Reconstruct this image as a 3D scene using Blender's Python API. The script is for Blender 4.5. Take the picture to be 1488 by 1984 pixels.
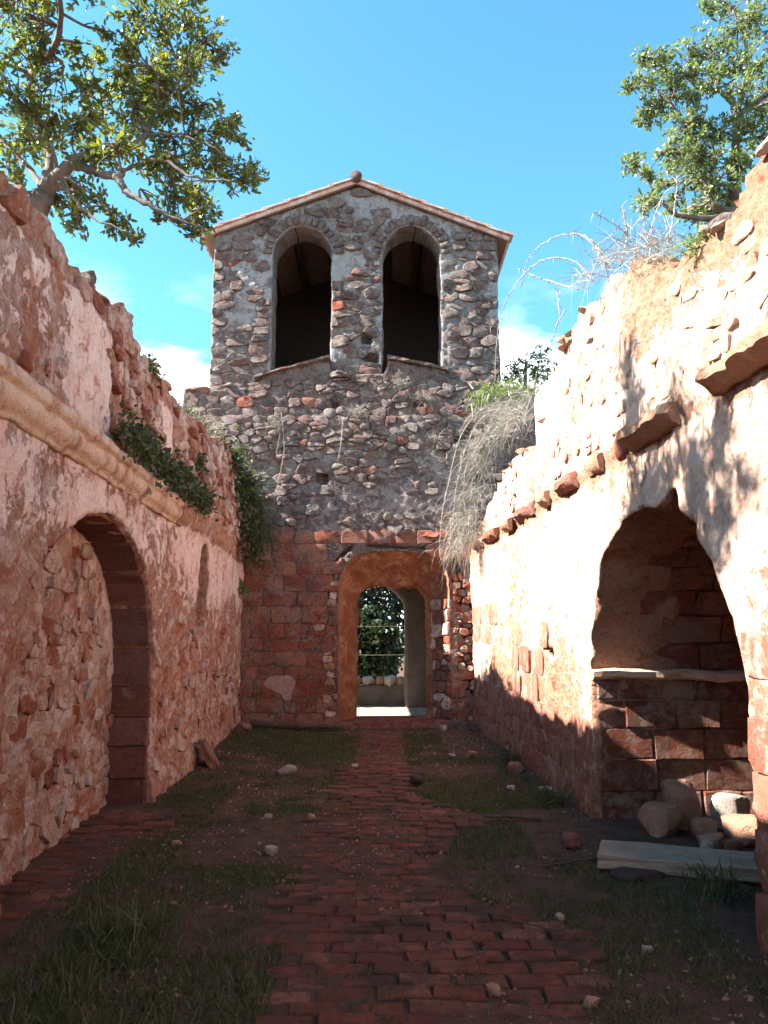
import bpy, math, random
import numpy as np
from mathutils import Vector, Matrix
random.seed(7)
RS = np.random.RandomState(11)
for o in list(bpy.data.objects): bpy.data.objects.remove(o)
S = bpy.context.scene
COL = S.collection
R = math.radians

# ------------------------------------------------------------------ camera
cam = bpy.data.cameras.new('camera')
camo = bpy.data.objects.new('camera', cam); COL.objects.link(camo)
cam.sensor_fit = 'VERTICAL'; cam.sensor_height = 36; cam.sensor_width = 27
cam.lens = 1500 / 1984 * 36
cam.clip_start = .05; cam.clip_end = 6000
camo.location = (0, 0, 1.6)
camo.rotation_euler = (R(90) + math.atan(230 / 1500), 0, 0)
S.camera = camo
S.render.resolution_x, S.render.resolution_y = 768, 1024

# ------------------------------------------------------------------ sky and sun
SUN_EL = R(40.0); SUN_AZ = R(6)          # sun stands to the left (-X), a little behind the camera
to_sun = Vector((-math.cos(SUN_EL) * math.cos(SUN_AZ), -math.cos(SUN_EL) * math.sin(SUN_AZ), math.sin(SUN_EL)))
W = bpy.data.worlds.new('World'); S.world = W; W.use_nodes = True
nt = W.node_tree; nt.nodes.clear()
def wn(t, **k):
    n = nt.nodes.new(t)
    for a, b in k.items(): setattr(n, a, b)
    return n
sky = wn('ShaderNodeTexSky', sky_type='NISHITA', sun_disc=False)
sky.sun_elevation = SUN_EL; sky.sun_rotation = math.atan2(to_sun.x, to_sun.y)
sky.altitude = 500; sky.air_density = 1.25; sky.dust_density = .6; sky.ozone_density = 2.2
bg = wn('ShaderNodeBackground'); bg.inputs[1].default_value = .067
out = wn('ShaderNodeOutputWorld')
tc = wn('ShaderNodeTexCoord'); sep = wn('ShaderNodeSeparateXYZ')
mp = wn('ShaderNodeMapping'); mp.inputs['Scale'].default_value = (1, 1, 2.2); mp.inputs['Location'].default_value = (.35, .1, .0)
no = wn('ShaderNodeTexNoise'); no.inputs['Scale'].default_value = 3.1; no.inputs['Detail'].default_value = 9; no.inputs['Roughness'].default_value = .55
r1 = wn('ShaderNodeMapRange'); r1.inputs[1].default_value = .43; r1.inputs[2].default_value = .56
r2 = wn('ShaderNodeMapRange'); r2.inputs[1].default_value = .43; r2.inputs[2].default_value = .30
mul = wn('ShaderNodeMath', operation='MULTIPLY')
mx = wn('ShaderNodeMix', data_type='RGBA')
mx.inputs[7].default_value = (9.0, 9.4, 10, 1)       # sunlit cumulus low in the sky
lk = nt.links.new
lk(tc.outputs['Generated'], mp.inputs[0]); lk(mp.outputs[0], no.inputs[0]); lk(no.outputs[0], r1.inputs[0])
lk(tc.outputs['Generated'], sep.inputs[0]); lk(sep.outputs[2], r2.inputs[0])
lk(r1.outputs[0], mul.inputs[0]); lk(r2.outputs[0], mul.inputs[1]); lk(mul.outputs[0], mx.inputs[0])
tint = wn('ShaderNodeMix', data_type='RGBA', blend_type='MULTIPLY'); tint.inputs[0].default_value = 1; tint.inputs[7].default_value = (.54, 1.02, 1.07, 1)
lk(sky.outputs[0], tint.inputs[6]); lk(tint.outputs[2], mx.inputs[6]); lk(mx.outputs[2], bg.inputs[0]); lk(bg.outputs[0], out.inputs[0])

sl = bpy.data.lights.new('sun', 'SUN'); sl.energy = 5.0; sl.angle = R(.53); sl.color = (1, .95, .87)
so = bpy.data.objects.new('sun', sl); COL.objects.link(so)
so.rotation_euler = to_sun.to_track_quat('Z', 'Y').to_euler()
V = S.view_settings
V.view_transform = 'Standard'; V.look = 'None'; V.gamma = 1; V.exposure = 2.42

# ------------------------------------------------------------------ numpy noise
def _h(ix, iy, iz):
    h = (ix.astype(np.int64) * 374761393 + iy.astype(np.int64) * 668265263 + iz.astype(np.int64) * 1440662683) & 0xffffffff
    h = ((h ^ (h >> 13)) * 1274126177) & 0xffffffff
    h = ((h ^ (h >> 16)) * 2246822519) & 0xffffffff
    return ((h ^ (h >> 15)) & 0xffffff) / float(0xffffff)
def vn(x, y, z=0.0):
    x, y, z = np.broadcast_arrays(np.asarray(x, float), np.asarray(y, float), np.asarray(z, float))
    ix, iy, iz = np.floor(x), np.floor(y), np.floor(z)
    fx, fy, fz = x - ix, y - iy, z - iz
    fx, fy, fz = [f * f * (3 - 2 * f) for f in (fx, fy, fz)]
    r = 0
    for a in (0, 1):
        for b in (0, 1):
            for c in (0, 1):
                r = r + _h(ix + a, iy + b, iz + c) * (fx if a else 1 - fx) * (fy if b else 1 - fy) * (fz if c else 1 - fz)
    return r * 2 - 1
def fbm(x, y, z=0.0, o=4, g=.5):
    r = 0; a = 1; t = 0
    for i in range(o):
        f = 2 ** i
        r = r + a * vn(np.asarray(x) * f + 17.3 * i, np.asarray(y) * f + 5.1 * i, np.asarray(z) * f + 3.7 * i); t += a; a *= g
    return r / t
def worley(x, y, seed=0):
    x, y = np.broadcast_arrays(np.asarray(x, float), np.asarray(y, float))
    ix, iy = np.floor(x), np.floor(y); d1 = np.full(x.shape, 9.); d2 = np.full(x.shape, 9.)
    for a in (-1, 0, 1):
        for b in (-1, 0, 1):
            cx, cy = ix + a, iy + b; s = np.full(x.shape, float(seed))
            d = np.hypot(cx + _h(cx, cy, s) - x, cy + _h(cx, cy, s + 7) - y)
            d2 = np.minimum(d2, np.maximum(d, d1)); d1 = np.minimum(d1, d)
    return d1, d2
def sstep(a, b, x):
    t = np.clip((np.asarray(x, float) - a) / (b - a), 0, 1); return t * t * (3 - 2 * t)

# ------------------------------------------------------------------ materials
class T:
    def __init__(s, name):
        s.m = bpy.data.materials.new(name); s.m.use_nodes = True
        s.n = s.m.node_tree.nodes; s.n.clear(); s.l = s.m.node_tree.links.new
        s.o = s.n.new('ShaderNodeOutputMaterial')
        s.pos = s.n.new('ShaderNodeNewGeometry').outputs['Position']
    def set(s, inp, v):
        if isinstance(v, bpy.types.NodeSocket): s.l(v, inp)
        elif isinstance(v, (tuple, list)) and len(v) == 3 and inp.type == 'RGBA': inp.default_value = (*v, 1)
        else: inp.default_value = v
    def noise(s, scale, det=5, rough=.6, vec=None, st=(1, 1, 1), off=0, dist=0):
        n = s.n.new('ShaderNodeTexNoise'); n.inputs['Scale'].default_value = scale; n.inputs['Detail'].default_value = det
        n.inputs['Roughness'].default_value = rough; n.inputs['Distortion'].default_value = dist
        m = s.n.new('ShaderNodeMapping'); m.inputs['Scale'].default_value = st; m.inputs['Location'].default_value = (off, off * .7, off * 1.3)
        s.l(vec or s.pos, m.inputs[0]); s.l(m.outputs[0], n.inputs[0]); return n.outputs[0]
    def voro(s, scale, feat='F1', off=0):
        n = s.n.new('ShaderNodeTexVoronoi'); n.feature = feat; n.inputs['Scale'].default_value = scale
        s.l(s.pos, n.inputs[0]); return n.outputs[0]
    def rng(s, v, a, b, c=0, d=1):
        n = s.n.new('ShaderNodeMapRange'); n.interpolation_type = 'SMOOTHSTEP'
        for i, q in enumerate((v, a, b, c, d)): s.set(n.inputs[i], q)
        return n.outputs[0]
    def math(s, op, a, b=0.):
        n = s.n.new('ShaderNodeMath'); n.operation = op; s.set(n.inputs[0], a); s.set(n.inputs[1], b); return n.outputs[0]
    def mix(s, f, a, b, bl='MIX'):
        n = s.n.new('ShaderNodeMix'); n.data_type = 'RGBA'; n.blend_type = bl
        s.set(n.inputs[0], f); s.set(n.inputs[6], a); s.set(n.inputs[7], b); return n.outputs[2]
    def ramp(s, f, cols, const=False):
        n = s.n.new('ShaderNodeValToRGB'); e = n.color_ramp.elements
        if const: n.color_ramp.interpolation = 'CONSTANT'
        while len(e) < len(cols): e.new(.5)
        for i, c in enumerate(cols):
            e[i].position = i / (len(cols) if const else max(1, len(cols) - 1)); e[i].color = (*c, 1)
        s.l(f, n.inputs[0]); return n.outputs[0]
    def attr(s, name):
        n = s.n.new('ShaderNodeAttribute'); n.attribute_name = name; return n.outputs['Fac']
    def rand(s):
        a = s.n.new('ShaderNodeObjectInfo').outputs['Random']; b = s.n.new('ShaderNodeNewGeometry').outputs['Random Per Island']
        return s.math('FRACT', s.math('ADD', a, b))
    def bump(s, h, st=.6, dist=.02, nrm=None):
        n = s.n.new('ShaderNodeBump'); n.inputs['Strength'].default_value = st; n.inputs['Distance'].default_value = dist
        s.l(h, n.inputs['Height'])
        if nrm: s.l(nrm, n.inputs['Normal'])
        return n.outputs[0]
    def end(s, col, rough=.92, nrm=None, spec=.2):
        p = s.n.new('ShaderNodeBsdfPrincipled'); s.set(p.inputs['Base Color'], col); s.set(p.inputs['Roughness'], rough)
        p.inputs['Specular IOR Level'].default_value = spec
        if nrm: s.l(nrm, p.inputs['Normal'])
        s.l(p.outputs[0], s.o.inputs[0]); s.m.diffuse_color = (.5, .4, .35, 1); return s.m

def patina(t, c, over):
    """lichen, lime wash and soot in patches that run across stones and mortar alike"""
    if not over: return c
    c = t.mix(t.math('MULTIPLY', t.rng(t.noise(2.7, 10, .74, off=31, dist=.5), .50, .60), .72), c, over[0])
    return t.mix(t.math('MULTIPLY', t.rng(t.noise(4.3, 10, .74, off=37, dist=.7), .525, .61), .75), c, over[1])
def rock(name, cols, crust, amt=.5, crust2=None, amt2=.5, fine=60, bst=1.0, bd=.045, spec=.08, over=None):
    """weathered stone: each piece its own tone from cols, crust / crust2 are lichen, mortar smears and grime"""
    t = T(name)
    c = t.ramp(t.rand(), cols)
    c = t.mix(t.rng(t.noise(9, 6, .65, off=3), .3, .75, 0, .55), c, t.mix(.5, c, cols[len(cols) // 2], 'MULTIPLY'))
    m1 = t.rng(t.noise(5.5, 8, .68, dist=.4), 1 - amt - .08, 1 - amt + .1)
    c = t.mix(t.math('MULTIPLY', m1, .85), c, crust)
    if crust2:
        m2 = t.rng(t.noise(3.1, 9, .7, off=9, dist=.6), 1 - amt2 - .06, 1 - amt2 + .08)
        c = t.mix(t.math('MULTIPLY', m2, .9), c, crust2)
    c = patina(t, c, over)
    g = t.noise(fine, 6, .75, off=1)
    c = t.mix(1.0, c, t.ramp(g, [(.45, .43, .42), (1, 1, 1), (1.0, 1.0, 1.0)]), 'MULTIPLY')
    h = t.math('ADD', t.math('MULTIPLY', t.noise(fine * .3, 9, .78), 1.0), t.math('MULTIPLY', m1, .22))
    h = t.math('SUBTRACT', h, t.math('MULTIPLY', t.rng(t.noise(fine * .5, 4, .6, off=4), .56, .72), .35))
    return t.end(c, .95, t.bump(h, bst, bd), spec)

def wallcore(name, stone, mortar, plaster, plaster2, pebble=16, bst=1.0, over=None):
    """rubble core of a wall; attribute 'pl' (0..1) says where lime plaster still clings"""
    t = T(name)
    n1 = t.rng(t.noise(2.6, 9, .7, off=2, dist=.5), .36, .64); n2 = t.rng(t.noise(9, 8, .72, off=5), .3, .7)
    dark = tuple(q * .62 for q in stone)
    c = t.mix(n2, stone, mortar); c = t.mix(t.math('MULTIPLY', n1, .8), c, t.mix(n2, dark, stone))
    vo = t.voro(pebble)
    c = t.mix(t.rng(vo, .2, .6, 0, .55), c, mortar)
    pn = t.math('ADD', t.attr('pl'), t.math('MULTIPLY', t.math('SUBTRACT', t.noise(6, 9, .74, off=8, dist=.4), .5), 1.5))
    pm = t.rng(pn, .47, .55)
    pc = t.mix(t.rng(t.noise(3.4, 8, .7, off=4), .38, .62), plaster, plaster2)
    pc = t.mix(t.rng(t.noise(13, 8, .75, off=6), .5, .66, 0, .75), pc, mortar)
    pc = t.mix(t.rng(t.noise(4.2, 8, .75, off=12, st=(1, 1, .22)), .54, .68, 0, .6), pc, stone)      # rusty run-off streaks
    c = t.mix(t.math('MULTIPLY', pm, .95), c, pc)
    c = t.mix(t.rng(t.noise(33, 6, .7, off=14), .60, .70, 0, .4), c, dark)                              # pits
    c = patina(t, c, over)
    g = t.noise(70, 5, .75, off=7)
    c = t.mix(1., c, t.ramp(g, [(.4, .37, .35), (1, 1, 1), (1, 1, 1)]), 'MULTIPLY')
    rough_h = t.math('ADD', t.math('MULTIPLY', t.noise(15, 10, .8), 1.0), t.math('MULTIPLY', vo, -.4))
    rough_h = t.math('SUBTRACT', rough_h, t.rng(t.noise(33, 6, .7, off=14), .58, .70, 0, .3))
    h = t.math('ADD', t.math('MULTIPLY', rough_h, t.rng(pm, 0, 1, 1, .5)), t.math('MULTIPLY', pm, .4))
    return t.end(c, .96, t.bump(h, bst, .05), .06)

def simple(name, c1, c2, scale=8, fine=50, bst=.4, rough=.9, spec=.2, st=(1, 1, 1)):
    t = T(name)
    c = t.mix(t.rng(t.noise(scale, 7, .65, st=st), .35, .68), c1, c2)
    c = t.mix(1., c, t.ramp(t.noise(fine, 5, .7, st=st), [(.55, .55, .55), (1, 1, 1), (1, 1, 1)]), 'MULTIPLY')
    return t.end(c, rough, t.bump(t.noise(fine, 6, .7, st=st), bst, .01), spec)

def leafmat(name, cols, gloss=.4, trans=.35, tint=(1.5, 1.6, .6)):
    t = T(name)
    c = t.ramp(t.n.new('ShaderNodeNewGeometry').outputs['Random Per Island'], cols)
    p = t.n.new('ShaderNodeBsdfPrincipled'); t.set(p.inputs['Base Color'], c); p.inputs['Roughness'].default_value = gloss
    p.inputs['Specular IOR Level'].default_value = .45
    tr = t.n.new('ShaderNodeBsdfTranslucent'); t.set(tr.inputs[0], t.mix(1., c, tint, 'MULTIPLY'))
    m = t.n.new('ShaderNodeMixShader'); m.inputs[0].default_value = trans
    t.l(p.outputs[0], m.inputs[1]); t.l(tr.outputs[0], m.inputs[2]); t.l(m.outputs[0], t.o.inputs[0])
    return t.m

RED = [(.30, .085, .05), (.36, .13, .08), (.25, .07, .045), (.40, .18, .11), (.33, .10, .06)]
GREYS = [(.16, .108, .095), (.21, .15, .125), (.18, .10, .085), (.125, .09, .088), (.24, .17, .14), (.20, .108, .085), (.17, .13, .118), (.26, .20, .16)]
OVF = ((.26, .22, .20), (.095, .072, .068)); OVR = ((.29, .19, .165), (.14, .065, .05)); OVL = ((.76, .59, .53), (.40, .135, .08)); OVW = ((.68, .50, .39), (.50, .25, .16)); OVB = ((.33, .31, .30), (.15, .125, .12))
PINKS = [(.46, .26, .20), (.54, .37, .30), (.40, .17, .115), (.60, .45, .38), (.50, .31, .24)]
m_red = rock('red_sandstone', RED, (.31, .20, .165), .44, (.19, .10, .08), .44, over=OVR)
m_redwall = rock('red_sandstone_whitewashed', [(.37, .13, .085), (.43, .18, .12), (.33, .11, .075), (.46, .23, .165)], (.56, .39, .31), .42, (.46, .26, .19), .40, bst=.8)
m_grey = rock('grey_rubble', GREYS, (.30, .27, .245), .46, (.12, .105, .10), .38, over=OVF)
m_pink = rock('pink_rubble', PINKS, (.64, .50, .43), .50, (.36, .15, .09), .42, over=OVL)
m_pinkR = rock('pale_rubble', [(.52, .34, .25), (.58, .41, .31), (.46, .28, .19)], (.66, .49, .385), .5, (.42, .22, .14), .38, over=OVW)
m_chap = rock('chapel_sandstone', RED, (.44, .28, .22), .48, (.20, .09, .065), .40, bst=1.0, bd=.09, over=((.50, .34, .27), (.20, .085, .06)))
m_redL = rock('left_red_stone', RED, (.50, .30, .22), .42, over=OVL)
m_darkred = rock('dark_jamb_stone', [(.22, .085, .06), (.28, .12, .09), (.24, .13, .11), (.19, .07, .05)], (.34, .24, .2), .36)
m_coreL = wallcore('left_wall_core', (.42, .145, .085), (.55, .345, .255), (.82, .665, .60), (.72, .50, .43), over=OVL)
m_coreR = wallcore('right_wall_core', (.42, .16, .09), (.50, .30, .205), (.68, .49, .385), (.57, .36, .265), pebble=22)
m_coreF = wallcore('facade_core', (.17, .095, .08), (.23, .185, .165), (.30, .26, .24), (.25, .195, .18), pebble=20, over=OVF)
m_coreB = wallcore('belfry_core', (.20, .165, .155), (.29, .265, .25), (.37, .355, .35), (.31, .29, .285), pebble=24, bst=.8, over=OVB)
m_earth = wallcore('earth_core', (.30, .14, .08), (.36, .25, .17), (.5, .4, .32), (.4, .3, .2))
m_ochre = rock('ochre_plaster', [(.36, .165, .09), (.40, .20, .11), (.32, .13, .07)], (.46, .29, .175), .44, (.24, .085, .05), .50, fine=34, bst=.9)
m_stucco = rock('cornice_stucco', [(.66, .48, .36), (.70, .52, .40), (.62, .43, .31)], (.42, .18, .10), .44, (.72, .57, .49), .40, fine=40, bst=.8)
m_plas = rock('plaster_remnant', [(.40, .25, .215), (.42, .27, .23)], (.33, .17, .135), .45, fine=40, bst=.6)
m_tile = rock('clay_roof_tile', [(.56, .33, .26), (.62, .40, .33), (.50, .27, .20)], (.68, .58, .52), .50, fine=40, bst=.3)
m_brick = rock('paving_brick', [(.22, .075, .05), (.28, .105, .072), (.17, .06, .045), (.31, .145, .105)], (.12, .062, .046), .50, (.075, .05, .038), .46, fine=50, bst=.9)
m_wood = simple('old_timber', (.07, .045, .03), (.12, .08, .055), 6, 40, .5, st=(1, .15, 1))
m_board = simple('ceiling_board', (.26, .18, .14), (.34, .25, .19), 6, 40, .4, st=(1, .15, 1))
m_conc = simple('concrete', (.32, .25, .18), (.22, .17, .125), 5, 60, .6)
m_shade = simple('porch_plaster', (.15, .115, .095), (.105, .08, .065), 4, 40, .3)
m_bark = simple('bark', (.12, .10, .085), (.20, .17, .15), 14, 60, .8, st=(1, 1, .3))
m_pale = rock('pale_stone', [(.46, .37, .31), (.52, .43, .37), (.42, .34, .28)], (.4, .3, .25), .35, fine=40)
m_tan = rock('tan_stone', [(.42, .24, .16), (.47, .29, .20), (.38, .20, .13)], (.5, .36, .27), .4, fine=40)
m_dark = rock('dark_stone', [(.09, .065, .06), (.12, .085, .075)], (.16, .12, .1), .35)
m_oak = leafmat('oak_leaf', [(.06, .085, .028), (.085, .115, .035), (.12, .145, .04), (.07, .09, .035), (.20, .20, .045), (.10, .13, .035), (.15, .17, .045), (.24, .18, .05)], .30, .42)
m_oak2 = leafmat('light_oak_leaf', [(.10, .135, .06), (.14, .18, .08), (.18, .22, .10), (.12, .15, .07), (.21, .24, .12)], .38, .4)
m_bush = leafmat('bush_leaf', [(.018, .03, .016), (.028, .045, .022), (.045, .065, .032), (.022, .035, .018)], .4, .2)
m_ivy = leafmat('dark_herb_leaf', [(.035, .045, .02), (.05, .065, .025), (.07, .085, .03), (.09, .09, .045)], .5, .25)
m_grass = leafmat('grass_blade', [(.03, .048, .014), (.045, .065, .018), (.06, .075, .02), (.08, .085, .03), (.11, .095, .05), (.035, .05, .016)], .6, .25)
m_dry = leafmat('dry_grass', [(.27, .24, .205), (.33, .30, .265), (.21, .19, .16), (.30, .275, .235), (.15, .155, .10)], .7, .25, (1, .95, .85))
m_cane = simple('dry_cane', (.34, .30, .265), (.24, .205, .18), 20, 60, .3)

# ------------------------------------------------------------------ object helpers
def tag(o, label=None, cat=None, group=None, kind=None):
    for k, v in (('label', label), ('category', cat), ('group', group), ('kind', kind)):
        if v: o[k] = v
    return o
def empty(name, loc, label, cat, group=None):
    o = bpy.data.objects.new(name, None); COL.objects.link(o); o.location = loc; o.empty_display_size = .2
    return tag(o, label, cat, group)
def wloc(o):
    v = o.location.copy()
    while o.parent: o = o.parent; 
    return v
WL = {}
def link(o, parent, loc=(0, 0, 0)):
    """link o at WORLD position loc, as a child of parent if there is one"""
    COL.objects.link(o); loc = Vector(loc)
    WL[o.name] = loc
    if parent:
        o.parent = parent; o.location = loc - (WL.get(parent.name) if parent.name in WL else parent.location)
    else: o.location = loc
    return o
def mesh(name, v, f, mat, smooth=True, attrs=None):
    me = bpy.data.meshes.new(name)
    v = np.asarray(v, dtype=np.float32)
    f = f.tolist() if isinstance(f, np.ndarray) else f
    me.from_pydata(v.tolist(), [], f); me.materials.append(mat)
    if smooth: me.polygons.foreach_set('use_smooth', np.ones(len(me.polygons), bool))
    for k, a in (attrs or {}).items():
        at = me.attributes.new(k, 'FLOAT', 'POINT'); at.data.foreach_set('value', np.asarray(a, np.float32))
    me.update(); return me
def obj(name, v, f, mat, parent=None, smooth=True, loc=None, attrs=None):
    v = np.asarray(v, dtype=float)
    if loc is None:
        loc = (v.min(0) + v.max(0)) / 2; loc[2] = v[:, 2].min(); v = v - loc
    return link(bpy.data.objects.new(name, mesh(name, v, f, mat, smooth, attrs)), parent, loc)
class Acc:
    def __init__(s): s.v = []; s.f = []; s.n = 0
    def add(s, v, f):
        v = np.asarray(v, float); s.v.append(v); s.f += [[i + s.n for i in q] for q in f]; s.n += len(v)
    def build(s, name, mat, parent=None, smooth=True):
        return obj(name, np.concatenate(s.v), s.f, mat, parent, smooth)
def box(x0, x1, y0, y1, z0, z1):
    v = [(x, y, z) for z in (z0, z1) for y in (y0, y1) for x in (x0, x1)]
    return v, [(0, 2, 3, 1), (4, 5, 7, 6), (0, 1, 5, 4), (2, 6, 7, 3), (0, 4, 6, 2), (1, 3, 7, 5)]
def tube(pts, rad, sides=6):
    pts = np.asarray(pts, float); n = len(pts); v = []; f = []
    tan = np.gradient(pts, axis=0); tan /= np.linalg.norm(tan, axis=1)[:, None] + 1e-9
    ref = np.array([.31, .17, .93]) if abs(tan[0][2]) < .9 else np.array([1., 0, 0])
    for i in range(n):
        a = np.cross(tan[i], ref); a /= np.linalg.norm(a) + 1e-9; b = np.cross(tan[i], a)
        for k in range(sides):
            w = 2 * math.pi * k / sides; v.append(pts[i] + rad[i] * (math.cos(w) * a + math.sin(w) * b))
    for i in range(n - 1):
        for k in range(sides):
            k2 = (k + 1) % sides; f.append((i * sides + k, i * sides + k2, (i + 1) * sides + k2, (i + 1) * sides + k))
    f.append(tuple(range(sides - 1, -1, -1))); f.append(tuple(range((n - 1) * sides, n * sides)))
    return v, f
def spline(ctrl, n):
    c = np.asarray(ctrl, float); t = np.linspace(0, len(c) - 1, n); o = []
    for q in t:
        i = min(int(q), len(c) - 2); u = q - i
        p0, p1, p2, p3 = c[max(i - 1, 0)], c[i], c[i + 1], c[min(i + 2, len(c) - 1)]
        o.append(.5 * (2 * p1 + (p2 - p0) * u + (2 * p0 - 5 * p1 + 4 * p2 - p3) * u * u + (3 * p1 - p0 - 3 * p2 + p3) * u ** 3))
    return np.array(o)

# ------------------------------------------------------------------ walls: plane, slab, stones
class Plane:
    """u runs along the wall, v up, w out of its face"""
    def __init__(s, O, U, N):
        s.O, s.U, s.N = [np.asarray(a, float) for a in (O, U, N)]
        s.U = s.U / np.linalg.norm(s.U); s.N = s.N / np.linalg.norm(s.N); s.V = np.array([0, 0, 1.])
        s.flip = np.dot(np.cross(s.U, s.V), s.N) < 0
    def __call__(s, u, v, w):
        u, v, w = [np.asarray(a, float)[..., None] for a in np.broadcast_arrays(u, v, w)]
        return s.O + s.U * u + s.V * v + s.N * w
def grad_out(sdf, u, v, it=3):
    for _ in range(it):
        d = sdf(u, v); e = .004
        gu = (sdf(u + e, v) - sdf(u - e, v)) / (2 * e); gv = (sdf(u, v + e) - sdf(u, v - e)) / (2 * e)
        g = np.maximum(gu * gu + gv * gv, .05); u = u - d * gu / g; v = v - d * gv / g
    return u, v
def slab(name, pl, u0, u1, v0, top, res, depth, mat, parent, sdf=None, disp=None, plas=None, layers=5, end0=None, end1=None, rough=.03, vres=None):
    nu = int(round((u1 - u0) / res)) + 1; vmax = top if not callable(top) else None
    us = np.linspace(u0, u1, nu)
    tops = top(us) if callable(top) else np.full(nu, float(top))
    nv = int(round((tops.max() - v0) / (vres or res))) + 1
    tt = np.linspace(0, 1, nv)
    u = np.repeat(us[:, None], nv, 1); v = v0 + tt[None, :] * (tops[:, None] - v0)
    if end0 is not None: u = u + (end0(v)) * (1 - sstep(u0, u0 + .6, u))
    if end1 is not None: u = u + (end1(v)) * (sstep(u1 - .6, u1, u))
    keep = np.ones((nu - 1, nv - 1), bool)
    if sdf is not None:
        uc = (u[:-1, :-1] + u[1:, 1:]) / 2; vc = (v[:-1, :-1] + v[1:, 1:]) / 2
        keep = sdf(uc, vc) > 0
        a = np.zeros((nu, nv), int); b = np.zeros((nu, nv), int)
        for i in (0, 1):
            for j in (0, 1):
                a[i:nu - 1 + i, j:nv - 1 + j] += keep; b[i:nu - 1 + i, j:nv - 1 + j] += ~keep
        bd = (a > 0) & (b > 0)
        uu, vv = grad_out(sdf, u[bd], v[bd]); ok = np.hypot(uu - u[bd], vv - v[bd]) < res * 1.6
        t1 = u[bd]; t2 = v[bd]; t1[ok] = uu[ok]; t2[ok] = np.maximum(vv[ok], v0); u[bd] = t1; v[bd] = t2
    w = disp(u, v) if disp is not None else np.zeros_like(u)
    p = pl(u, v, w).reshape(-1, 3); pa = (plas(u, v) if plas is not None else np.zeros_like(u)).reshape(-1)
    idx = np.arange(nu * nv).reshape(nu, nv)
    q = np.stack([idx[:-1, :-1], idx[1:, :-1], idx[1:, 1:], idx[:-1, 1:]], -1)[keep]
    n0 = len(p)
    bu, bv = u.reshape(-1), v.reshape(-1)
    pb = pl(bu, bv, -depth + rough * fbm(bu * 3, bv * 3, 9.))
    F = [q, q[:, ::-1] + n0]
    # boundary edges get side strips (reveals, crest, ends) through the depth
    e = np.concatenate([q[:, [0, 1]], q[:, [1, 2]], q[:, [2, 3]], q[:, [3, 0]]])
    key = np.sort(e, 1); kk = key[:, 0] * (n0 + 1) + key[:, 1]
    un, inv, cnt = np.unique(kk, return_inverse=True, return_counts=True)
    e = e[cnt[inv] == 1]
    bvs = np.unique(e); m = {b: i for i, b in enumerate(bvs.tolist())}
    ring = [p]; allv = [p, pb]; base = 2 * n0; prev = {b: b for b in m}
    pas = [pa, pa]
    for k in range(1, layers):
        t = k / layers
        x = p[bvs] * (1 - t) + pb[bvs] * t
        nn = rough * np.stack([fbm(x[:, 0] * 4 + c, x[:, 1] * 4, x[:, 2] * 4 + c) for c in (0., 11., 23.)], -1) * 1.6
        allv.append(x + nn); pas.append(pa[bvs] * 0)
        cur = {b: base + i for b, i in m.items()}; base += len(bvs)
        F.append(np.array([[prev[b], prev[a], cur[a], cur[b]] for a, b in e.tolist()])); prev = cur
    F.append(np.array([[prev[b], prev[a], a + n0, b + n0] for a, b in e.tolist()]))
    f = np.concatenate(F)
    if pl.flip: f = f[:, ::-1]
    vv = np.concatenate(allv); used = np.unique(f); mp_ = np.zeros(len(vv), int); mp_[used] = np.arange(len(used))
    return obj(name, vv[used], mp_[f], mat, parent, True, attrs={'pl': np.concatenate(pas)[used]})

def ell(uc, hw, vs, vh, v0=-.5, amp=.03, fr=3., seed=0.):
    """signed distance (about) to an arched opening: jambs uc-hw..uc+hw, spring height vs, rise vh"""
    def f(u, v):
        u = np.asarray(u, float); v = np.asarray(v, float)
        lo = np.abs(u - uc) - hw
        q = np.hypot((u - uc) / hw, np.maximum(v - vs, 0) / vh)
        hi = (q - 1) * min(hw, vh)
        d = np.where(v > vs, hi, lo)
        d = np.maximum(d, v0 - v)
        return d + amp * fbm(u * fr + seed, v * fr, seed, 3)
    return f
def rect(ua, ub, va, vb):
    def f(u, v):
        return np.maximum(np.abs(u - (ua + ub) / 2) - (ub - ua) / 2, np.abs(v - (va + vb) / 2) - (vb - va) / 2)
    return f
def union(*fs): return lambda u, v: np.minimum.reduce([f(u, v) for f in fs])

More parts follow.
